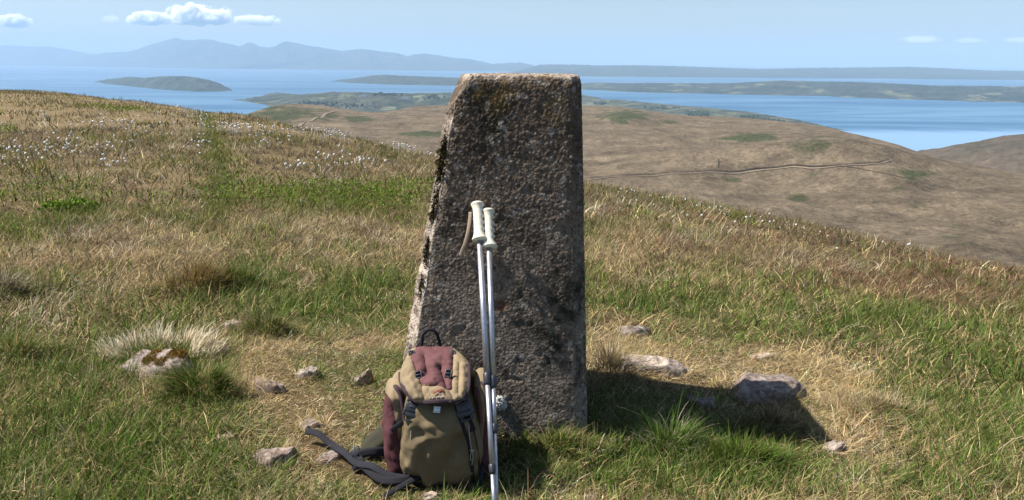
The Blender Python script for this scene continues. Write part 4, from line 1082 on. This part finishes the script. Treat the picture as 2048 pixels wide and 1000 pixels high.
P_('buckle', placed([rbox((.030, .020, .008), .003, 2), rbox((.012, .028, .006), .002, 2, (.006, 0, .002))], at_y(711, 903, 2.06), R), m_clamp)
# ------------------------------------------------------------------ grass
def blade_mat(name, translucent=.35):
    M = NT(name); c = M.attr('Col')
    d = M.n('BsdfPrincipled'); M.set(d.inputs['Base Color'], c); d.inputs['Roughness'].default_value = .6; d.inputs['Specular IOR Level'].default_value = .10
    t = M.n('BsdfTranslucent'); M.set(t.inputs[0], c)
    mx_ = M.n('MixShader'); mx_.inputs[0].default_value = translucent
    M.t.links.new(d.outputs[0], mx_.inputs[1]); M.t.links.new(t.outputs[0], mx_.inputs[2]); M.t.links.new(mx_.outputs[0], M.out.inputs[0]); return M.m
m_blade = blade_mat('grass_blade'); m_leaf = blade_mat('small_leaf', .3)

def blade_mesh(name, base, L, w, az, lean, curl, col, rng, seg=3):
    """tapering bent blades, one per row of the arrays, as one mesh"""
    n = len(L); d = np.stack([np.cos(az), np.sin(az), 0 * az], 1); tw = rng.uniform(-1.2, 1.2, n)
    sd = np.stack([-np.sin(az), np.cos(az), 0 * az], 1) * np.cos(tw)[:, None] + d * np.sin(tw)[:, None]
    nv = 2 * seg + 1; V = np.zeros((n, nv, 3)); p = base.copy()
    for s in range(seg + 1):
        t = s / seg; ww = (w * (1 - t ** 1.7) * .5)[:, None]
        if s < seg: V[:, 2 * s] = p - sd * ww; V[:, 2 * s + 1] = p + sd * ww
        else: V[:, 2 * s] = p
        q = lean + curl * (t + .15); k = (L / seg)[:, None]
        p = p + k * (d * np.sin(q)[:, None] + np.array((0, 0, 1.)) * np.cos(q)[:, None])
    o = (np.arange(n) * nv)[:, None]
    quads = np.concatenate([o + np.array((2 * s, 2 * s + 1, 2 * s + 3, 2 * s + 2)) for s in range(seg - 1)]); tris = o + np.array((2 * seg - 2, 2 * seg - 1, 2 * seg))
    me = bpy.data.meshes.new(name); V = V.reshape(-1, 3).astype(np.float32)
    me.vertices.add(len(V)); me.vertices.foreach_set('co', V.ravel())
    lv = np.concatenate([quads.ravel(), tris.ravel()]).astype(np.int32); nq, nt = len(quads), len(tris)
    me.loops.add(len(lv)); me.loops.foreach_set('vertex_index', lv); me.polygons.add(nq + nt)
    me.polygons.foreach_set('loop_start', np.concatenate([np.arange(nq) * 4, nq * 4 + np.arange(nt) * 3]).astype(np.int32))
    me.polygons.foreach_set('loop_total', np.concatenate([np.full(nq, 4), np.full(nt, 3)]).astype(np.int32))
    me.update(calc_edges=True); me.materials.append(m_blade)
    vcol(me, np.repeat(np.clip(col, .008, .95), nv, 0)); return me

def sector(n, r0, r1, a0, a1, rng):
    r = np.sqrt(rng.uniform(r0 ** 2, r1 ** 2, n)); a = rng.uniform(a0, a1, n); return r * np.sin(a), r * np.cos(a)

def blocked(x, y):
    b = np.zeros(len(x), bool)
    cx, cyy, hw = pillar_xy(0); b |= (np.abs(x - cx) < hw + .002) & (np.abs(y - cyy) < hw + .002)
    b |= (np.abs(x - PK.x) < .128) & (y > 1.975) & (y < 2.26)
    b |= (np.abs(x - PK.x) < .10) & (y > 1.95) & (y < 2.26)
    for (rx, ry, w, d, rz) in ROCKS:
        c, s = math.cos(-rz), math.sin(-rz); X = (x - rx) * c - (y - ry) * s; Y = (x - rx) * s + (y - ry) * c
        b |= (X / w) ** 2 + (Y / d) ** 2 < .80
    return b

BELT = np.array([on_ground(*p)[:2] for p in ((612, 884), (636, 893), (664, 907), (690, 926), (714, 944), (744, 957), (776, 969), (812, 976), (845, 985))])
def belt_dist(x, y):
    d = np.full(len(x), 9.)
    for i in range(len(BELT) - 1):
        a = BELT[i]; b = BELT[i + 1]; ab = b - a; t = np.clip(((x - a[0]) * ab[0] + (y - a[1]) * ab[1]) / (ab @ ab), 0, 1)
        d = np.minimum(d, np.hypot(x - a[0] - t * ab[0], y - a[1] - t * ab[1]))
    return d

def rock_near(x, y):
    m = np.full(len(x), 9.)
    for (rx, ry, w, d, rz) in ROCKS:
        c, s = math.cos(-rz), math.sin(-rz); X = (x - rx) * c - (y - ry) * s; Y = (x - rx) * s + (y - ry) * c
        m = np.minimum(m, np.sqrt((X / w) ** 2 + (Y / d) ** 2))
    return m
CLS = np.array([C_GREEN, C_STRAW, C_BROWN, C_PALE, C_RED])
def choose(c, rng):
    """kind of each tuft: 0 green, 1 straw, 2 brown moor, 3 pale, 4 russet"""
    n = len(c['g']); far = np.clip((c['r'] - 3.2) / 6, 0, 1)
    k = np.where(rng.uniform(size=n) < np.clip((c['g'] - .12) * 1.15, .04, .96), 0, 1)
    k = np.where((k == 1) & (rng.uniform(size=n) < far * .80), 2, k); u3 = rng.uniform(size=n)
    k = np.where((k > 0) & (u3 < c['pale'] * .55), 3, k); k = np.where((k > 0) & (u3 > 1 - c['red'] * .7), 4, k)
    k = np.where(rng.uniform(size=n) < np.maximum(c['path'] * 1.2, c['berry'] * .5), 0, k)
    return k

def field(name, label, r0, r1, a0, a1, ntuft, per, spread, length, width, seed, seg=3, only_short=False):
    rng = np.random.default_rng(seed)
    tx, ty = sector(ntuft, r0, r1, a0, a1, rng)
    if only_short:
        sw = cover(tx, ty, ground(tx, ty))['short']; kp = rng.uniform(size=ntuft) < sw; tx = tx[kp]; ty = ty[kp]; ntuft = len(tx)
    c = cover(tx, ty, ground(tx, ty)); k = choose(c, rng)
    if only_short: k = np.where(rng.uniform(size=ntuft) < .12, 3, k)
    tcol = np.exp(rng.normal(0, .2, ntuft)); taz = rng.uniform(0, 2 * math.pi, ntuft); th = np.exp(rng.normal(0, .22, ntuft)) * (1 + .35 * c['n2'])
    i = np.repeat(np.arange(ntuft), per); n = len(i)
    x = tx[i] + rng.normal(0, spread, n); y = ty[i] + rng.normal(0, spread, n)
    ok = ~blocked(x, y); i = i[ok]; x = x[ok]; y = y[ok]; n = len(x); z = ground(x, y)
    kk = k[i]; far = np.clip((c['r'][i] - 3.2) / 6, 0, 1)
    swap = rng.uniform(size=n); kk = np.where((kk == 0) & (swap < .16), 1, kk); kk = np.where((k[i] == 1) & (swap < .16) & (c['g'][i] > .25), 0, kk)
    col = CLS[kk]; gm = ((kk == 0) * far * .72)[:, None]; col = col * (1 - gm) + C_OLIVE * gm
    yl = ((kk == 0) * np.clip(rng.normal(.04, .2, n), 0, .7))[:, None]; col = col * (1 - yl) + C_STRAW * .8 * yl
    pth = (c['path'][i] * (kk == 0) * .9)[:, None]; col = col * (1 - pth) + np.array((.088, .098, .014)) * pth
    col = col * (tcol[i] * np.exp(rng.normal(0, .36, n)))[:, None] * (1 + rng.normal(0, .05, (n, 3)))
    green = kk == 0
    dm = (~green) * far * .20; col = col * (1 - dm[:, None] * np.array((1., .95, .85)))
    sh = c['short'][i] * (1 - .8 * np.exp(-(np.clip(rock_near(x, y) - .9, 0, 9) / .35) ** 2)) if r0 < 3 else c['short'][i]
    L = rng.uniform(*length, n) * th[i] * (1 - .66 * sh) * (1 - .65 * c['path'][i]) * np.where(green, 1.0, 1.08)
    L = L * np.clip(belt_dist(x, y) / .05, .25, 1) if r0 < 3 else L
    w = rng.uniform(*width, n) * np.where(green, 1.0, .82) * (1 - .2 * sh)
    az = taz[i] + rng.normal(0, 1.0, n); wx = np.cos(az) + .35; wy = np.sin(az) + .12; az = np.arctan2(wy, wx)
    lean = np.abs(rng.normal(np.where(green, .34, .66), .25, n)) + .50 * sh; curl = rng.uniform(.3, 1.3, n) * np.where(green, .7, 1.15)
    flat_ = (~green) & (rng.uniform(size=n) < .14); L = np.where(flat_, L * .6, L); lean = np.where(flat_, rng.uniform(1.15, 1.5, n), lean); curl = np.where(flat_, rng.uniform(-.1, .2, n), curl); z = z + flat_ * .008
    me = blade_mesh(name, np.stack([x, y, z - .006], 1), L, w, az, lean, curl, col, rng, seg)
    return tag(add(name, me), label, 'grass', kind='stuff')

A0, A1 = -.74, .74
field('grass', 'near turf of green and straw-coloured grass round the pillar', 1.2, 3.3, A0, A1, 21000, 11, .022, (.035, .088), (.0021, .0046), 71)
field('grass', 'short trodden mat of straw and green blades between the stones', 1.4, 3.4, -.4, .5, 15000, 12, .022, (.05, .115), (.0020, .0042), 75, only_short=True)
field('grass', 'rough mixed green and dry grass a few metres past the pillar', 3.3, 7.0, A0, A1, 11000, 12, .045, (.045, .11), (.0034, .0066), 72)
field('grass', 'brown and olive moor grass on the middle slope', 7.0, 16., A0, A1, 8200, 12, .10, (.06, .15), (.008, .015), 73)
field('grass', 'tan moor grass on the far crest of the hill', 16., 85., -.74, .12, 13000, 11, .20, (.07, .18), (.018, .036), 74, 2)

# ------------------------------------------------------------------ single tussocks
def tussock(px, py, rx, ry, hgt, n, cols, label, seed, arc=None, name='grass_tussock', lean=.5, width=(.0016, .0034), wind=(.1, 0.), mound=.6):
    rng = np.random.default_rng(seed); g = on_ground(px, py)
    if arc: a = rng.uniform(arc[0], arc[1], n); rr = rng.uniform(.62, 1.15, n)
    else: a = rng.uniform(0, 2 * math.pi, n); rr = np.sqrt(rng.uniform(0, 1, n)) * (1 + .3 * np.sin(2 * a + seed) + .2 * np.sin(5 * a + seed * 2)) * 1.15
    x = g.x + rx * rr * np.cos(a); y = g.y + ry * rr * np.sin(a)
    z = ground(x, y) + (mound * hgt * (1 - np.minimum(rr, 1) ** 2) if not arc else 0) - .006
    az = a + rng.normal(0, .55, n); az = np.arctan2(np.sin(az) + wind[1], np.cos(az) + wind[0])
    L = .82 * hgt * np.exp(rng.normal(-.1, .32, n)) * (1 + .5 * fbm2(x * 14, y * 14, 2, seed)); ln = np.abs(rng.normal(lean * (.25 + .75 * rr), .22, n)); cu = rng.uniform(.3, 1.2, n)
    cols = np.array(cols); k = rng.choice(len(cols), n, p=None)
    col = cols[k] * np.exp(rng.normal(0, .24, n))[:, None]
    base = np.stack([x, y, z], 1); me = blade_mesh(name, base - np.array((g.x, g.y, g.z)), L, rng.uniform(*width, n), az, ln, cu, col, rng, 4)
    o = add(name, me); o.location = g; return tag(o, label, 'grass tussock', 'single tussocks standing out of the turf')
S_ = C_STRAW; P2 = np.array((.74, .64, .47)); G_ = C_GREEN; O_ = C_OLIVE
tussock(326, 714, .185, .115, .085, 4600, [P2, P2, P2, S_, C_PALE * .8], 'bleached straw tussock fringing the back of the mossy rounded stone', 801, (-.35, math.pi + .5), lean=.30, wind=(.25, -.1), width=(.0028, .0055))
tussock(400, 792, .125, .085, .105, 2000, [G_, G_, G_ * .8, O_, S_], 'thick dark green tussock spilling over below the mossy rounded stone', 802, lean=.7, wind=(.1, -.5))
tussock(532, 668, .115, .075, .085, 1300, [G_, O_, C_BROWN, S_, G_], 'round green-brown tussock beside the small mossy stone', 803, lean=.8)
tussock(2, 590, .14, .10, .12, 900, [C_BROWN, C_PALE * .8, C_BROWN * .8], 'grey-brown tussock cut by the picture edge above the turf', 804, lean=.9, width=(.002, .004))
tussock(400, 580, .20, .13, .14, 1300, [(.20, .115, .036), C_BROWN, O_, (.24, .16, .06)], 'orange-brown tussock with drooping blades on the slope', 805, lean=.9, width=(.0024, .005), wind=(.8, .1))
tussock(1222, 742, .075, .07, .10, 750, [S_, S_, C_PALE, C_BROWN], 'dry straw tuft at the foot of the pillar', 806, lean=.6)
tussock(1120, 905, .11, .05, .075, 800, [G_, G_, O_, S_], 'green tuft in the shade in front of the pillar', 807, lean=.7, wind=(.3, -.4))
tussock(1345, 905, .10, .07, .10, 800, [G_, G_, G_ * 1.2, C_PALE * .8], 'fresh green tuft at the lower edge of the shadow', 808, lean=.7, wind=(.5, -.2))
tussock(1480, 930, .16, .06, .08, 1000, [G_, G_ * 1.15, O_], 'wide bright green tuft below the boulder', 809, lean=.6)
tussock(470, 575, .14, .08, .12, 700, [G_, O_, G_ * .8], 'dark green tussock beside the orange-brown one', 810, lean=.8, width=(.002, .004), wind=(.7, 0))
tussock(35, 720, .16, .10, .11, 1100, [G_, G_, O_, S_], 'tall green tussock leaning over near the edge, level with the mossy stone', 811, lean=.7, wind=(.8, 0))
tussock(1760, 825, .17, .05, .07, 800, [S_, C_PALE, S_], 'patch of bleached upright straw beyond the small white-topped stone', 812, lean=.5)

tussock(1535, 862, .15, .075, .05, 1500, [C_BROWN, C_BROWN * .8, S_ * .7], 'low brown mound of dead grass in the tip of the shadow', 813, lean=.9, mound=1.0)
# ------------------------------------------------------------------ bilberry
def leaf_mesh(name, P, size, col, rng):
    n = len(P); d = rng.normal(size=(n, 3)); d[:, 2] = np.abs(d[:, 2]) * .6 + .15; d /= np.linalg.norm(d, axis=1)[:, None]
    e = np.cross(d, rng.normal(size=(n, 3))); e /= np.linalg.norm(e, axis=1)[:, None]; s = size[:, None]
    V = np.stack([P, P + d * s * .5 + e * s * .3, P + d * s, P + d * s * .5 - e * s * .3], 1).reshape(-1, 3)
    me = mesh_np(name, V, np.arange(4 * n).reshape(n, 4), m_leaf, smooth=False); vcol(me, np.repeat(col, 4, 0)); return me
rng = np.random.default_rng(61)
x, y = sector(800000, 4.5, 26., A0, .3, rng); c = cover(x, y, ground(x, y)); ok = (rng.uniform(size=len(x)) < c['berry'] ** 1.3 * .9) & (rng.uniform(size=len(x)) < np.clip(9 / c['r'], .2, 1)); x = x[ok]; y = y[ok]; r = np.hypot(x, y)
hh = rng.uniform(.03, .13, len(x)) * (1 + .4 * fbm2(x * 2, y * 2, 2, 5)); n = len(x)
col = C_BERRY * np.exp(rng.normal(0, .3, n))[:, None]; k = rng.uniform(size=n) < .10; col[k] = C_RED * 1.1
me = leaf_mesh('bilberry', np.stack([x, y, ground(x, y) + hh], 1), rng.uniform(.013, .024, n) * np.clip(r / 7, .8, 3), col, rng)
tag(add('bilberry', me), 'bright green bilberry leaves creeping through the moor grass', 'ground cover', kind='stuff')
def bush(px, py, w, hgt, n, label, seed):
    rng = np.random.default_rng(seed); g = on_ground(px, py); root = empty('bilberry_bush', g)
    P = rng.normal(size=(n, 3)); P /= np.linalg.norm(P, axis=1)[:, None]; P *= rng.uniform(.55, 1, n)[:, None] ** .5; P[:, 2] = np.abs(P[:, 2])
    P = P * (1 + .35 * fbm3(P, 2.2, 3, seed))[:, None] * np.array((w / 2, w / 3, hgt))
    o = add('leaves', leaf_mesh('leaves', P, rng.uniform(.02, .036, n), C_BERRY * 1.05 * np.exp(rng.normal(0, .4, n))[:, None], rng), root); o['kind'] = 'stuff'
    st = [tube([(0, 0, -.02), tuple(Vector(p) * .5 + Vector((0, 0, .03))), tuple(p)], [.004, .003, .0015], 5) for p in P[:60]]
    obj_np('stems', *join(*st), plain('bilberry_twig%d' % seed, (.09, .055, .03), .9), root)
    return tag(root, label, 'bush', 'bilberry bushes on the slope')
bush(158, 422, .34, .10, 420, 'bright green bilberry bush with a dark gap beneath, the larger of two', 31)
bush(112, 425, .24, .09, 420, 'smaller bright green bilberry bush nearer the picture edge', 32)

# ------------------------------------------------------------------ cotton grass
CL = [(120, 303, 32, 12, 34), (15, 326, 22, 9, 14), (66, 322, 28, 10, 20), (212, 345, 26, 6, 14), (232, 303, 24, 9, 16), (270, 266, 38, 9, 26), (205, 258, 18, 8, 10), (395, 296, 18, 16, 22), (384, 222, 24, 10, 46), (405, 240, 8, 14, 16), (462, 266, 26, 4, 26),
      (520, 270, 34, 6, 34), (556, 288, 30, 8, 20), (640, 270, 20, 6, 20), (674, 278, 24, 5, 26), (648, 334, 34, 8, 16), (735, 336, 26, 7, 14), (818, 302, 26, 5, 26), (582, 352, 22, 4, 10), (700, 312, 70, 20, 12), (862, 328, 10, 12, 6), (100, 270, 90, 30, 14), (300, 290, 50, 24, 14),
      (1245, 396, 34, 10, 10), (1335, 408, 40, 10, 9), (1408, 428, 40, 8, 12), (1480, 440, 40, 9, 12), (1560, 455, 40, 7, 8), (1660, 474, 50, 7, 8), (1790, 504, 50, 6, 6), (1320, 445, 80, 20, 5)]
rng = np.random.default_rng(91)
uv = np.concatenate([np.stack([rng.normal(u0, su, n), rng.normal(v0, sv, n) + 4], 1) for (u0, v0, su, sv, n) in CL])
gp, okk = on_ground_many(uv[:, 0], uv[:, 1]); heads = [(float(np.linalg.norm(p)), Vector(p)) for p, k in zip(gp, okk) if k and np.linalg.norm(p) < 85]
heads.sort(key=lambda h: h[0])
M = NT('cotton_white'); nz = M.noise(90, 4, .7); M.principled(M.mix(nz, (.52, .50, .46), (.66, .65, .62)), 1.0, spec=.05)
m_cot = M.m; m_stem = plain('cotton_stem', (.16, .14, .05), .9)
def cotton(seed):
    rng = np.random.default_rng(seed); bm = bmesh.new(); bmesh.ops.create_icosphere(bm, subdivisions=2, radius=1.0)
    p = np.array([v.co[:] for v in bm.verts]); p = p * (1 + .5 * fbm3(p + seed, 2.0, 3, seed))[:, None] * np.array((.0125, .0125, .0140)) + np.array((0.012, 0, .155))
    bm.verts.index_update(); f = [tuple(v.index for v in q.verts) for q in bm.faces]; bm.free()
    V, F_ = join((p, f), tube([(0, 0, -.02), (.002, 0, .08), (.012, 0, .148)], .0016, 5))
    me = mesh_np('cotton_grass', np.array(V), F_, [m_cot, m_stem]); mi = np.zeros(len(F_), np.int32); mi[len(f):] = 1; me.polygons.foreach_set('material_index', mi); return me
cms = [cotton(s) for s in range(5)]
for i, (d, g) in enumerate(heads[:300]):
    o = add('cotton_grass', cms[i % 5]); o.location = g; o.rotation_euler = (rng.normal(0, .15), rng.normal(0, .15), rng.uniform(0, 6.28)); s = rng.uniform(.5, 1.2) * (.7 if g.x > 0 else 1.0); o.scale = (s, s, s)
    hu = float(project(np.array([g.x]), np.array([g.y]), np.array([g.z]))[0][0])
    lb, gp_ = (('tiny white cotton grass head in the tan grass left of the green path', 'cotton grass left of the path') if hu < 375 else
               ('tiny white cotton grass head right beside the green path up the slope', 'cotton grass beside the path') if hu < 490 else
               ('tiny white cotton grass head on the slope between the green path and the pillar', 'cotton grass between path and pillar') if hu < 950 else
               ('tiny white cotton grass head on the falling ridge right of the pillar', 'cotton grass on the ridge right of the pillar'))
    tag(o, lb, 'cotton grass', gp_, 'thing')
V = []; F_ = []
base_me = cms[0]; bv = np.zeros(len(base_me.vertices) * 3); base_me.vertices.foreach_get('co', bv); bv = bv.reshape(-1, 3); bf = [tuple(p.vertices) for p in base_me.polygons]
prts = [(bv * rng.uniform(.8, 1.3) + np.array(g), bf) for d, g in heads[300:]]
if prts: tag(obj_np('cotton_grass_drift', *join(*prts), m_cot), 'far drifts of tiny white cotton grass heads along the crest', 'cotton grass', kind='stuff')
print('cotton', len(heads))
# ------------------------------------------------------------------ small clouds, above and outside the haze box
def cloud(px, py, w_px, h_px, dens, label, seed, dist=34000., thr=.0, shade=1.0):
    c = at_y(px, py, dist); k = dist / F * 1.03; a, b = w_px * k / 2, h_px * k / 2
    bm = bmesh.new(); bmesh.ops.create_icosphere(bm, subdivisions=4, radius=1.0)
    p = np.array([v.co[:] for v in bm.verts]); p[:, 2] = np.where(p[:, 2] < 0, p[:, 2] * .8, p[:, 2])
    p = p * np.array((a, max(a * .5, b), b)); bm.verts.index_update()
    M = NT('cloud_vapour'); ob = M.coord()
    mp = M.n('Mapping', Scale=(1 / a, 1 / max(a * .5, b), 1 / b)); M.set(mp.inputs[0], ob)
    ln = M.n('VectorMath', operation='LENGTH'); M.set(ln.inputs[0], mp.outputs[0])
    mp2 = M.n('Mapping', Location=(seed * 3.7, seed * 1.3, 0), Scale=(1 / b * 1.05, 1 / b * 1.05, 1 / b * 1.15)); M.set(mp2.inputs[0], ob)
    nz = M.noise(1.0, 6, .62, mp2.outputs[0])
    fall = M.math('SUBTRACT', M.math('ADD', nz, .48 + thr), M.math('MULTIPLY', ln.outputs['Value'], .62))
    dn = M.math('MULTIPLY', M.step(fall, .50, .58), dens * 2.2)
    pv = M.n('VolumePrincipled'); pv.inputs['Color'].default_value = (shade, shade, shade, 1); M.set(pv.inputs['Density'], dn); pv.inputs['Anisotropy'].default_value = .2
    M.t.links.new(pv.outputs[0], M.out.inputs['Volume'])
    o = obj_np('cloud', p, [tuple(v.index for v in f.verts) for f in bm.faces], M.m); bm.free(); o.location = c
    return tag(o, label, 'cloud', 'small clouds over the firth')
cloud(397, 31, 150, 50, .009, 'bright white heaped cloud above the mountains', 1)
cloud(300, 37, 110, 32, .008, 'white cloud joining the heaped cloud from its thinner end', 2)
cloud(512, 41, 110, 26, .006, 'thin white cloud trailing off over the pointed peak', 3, thr=-.03)
cloud(30, 42, 80, 32, .007, 'small lone white cloud near the corner of the sky', 4)
cloud(222, 38, 40, 18, .0011, 'faint wisp of cloud between the lone cloud and the heaped ones', 5, thr=.02)
cloud(1842, 79, 90, 18, .0011, 'thin grey cloud low over the far coast, nearest the pillar of three', 6, thr=.02)
cloud(1940, 81, 70, 13, .0009, 'middle one of three thin grey clouds low over the far coast', 7, thr=.02)
cloud(2040, 80, 80, 14, .0009, 'thin grey cloud at the edge of the sky over the far coast', 8, thr=.02)
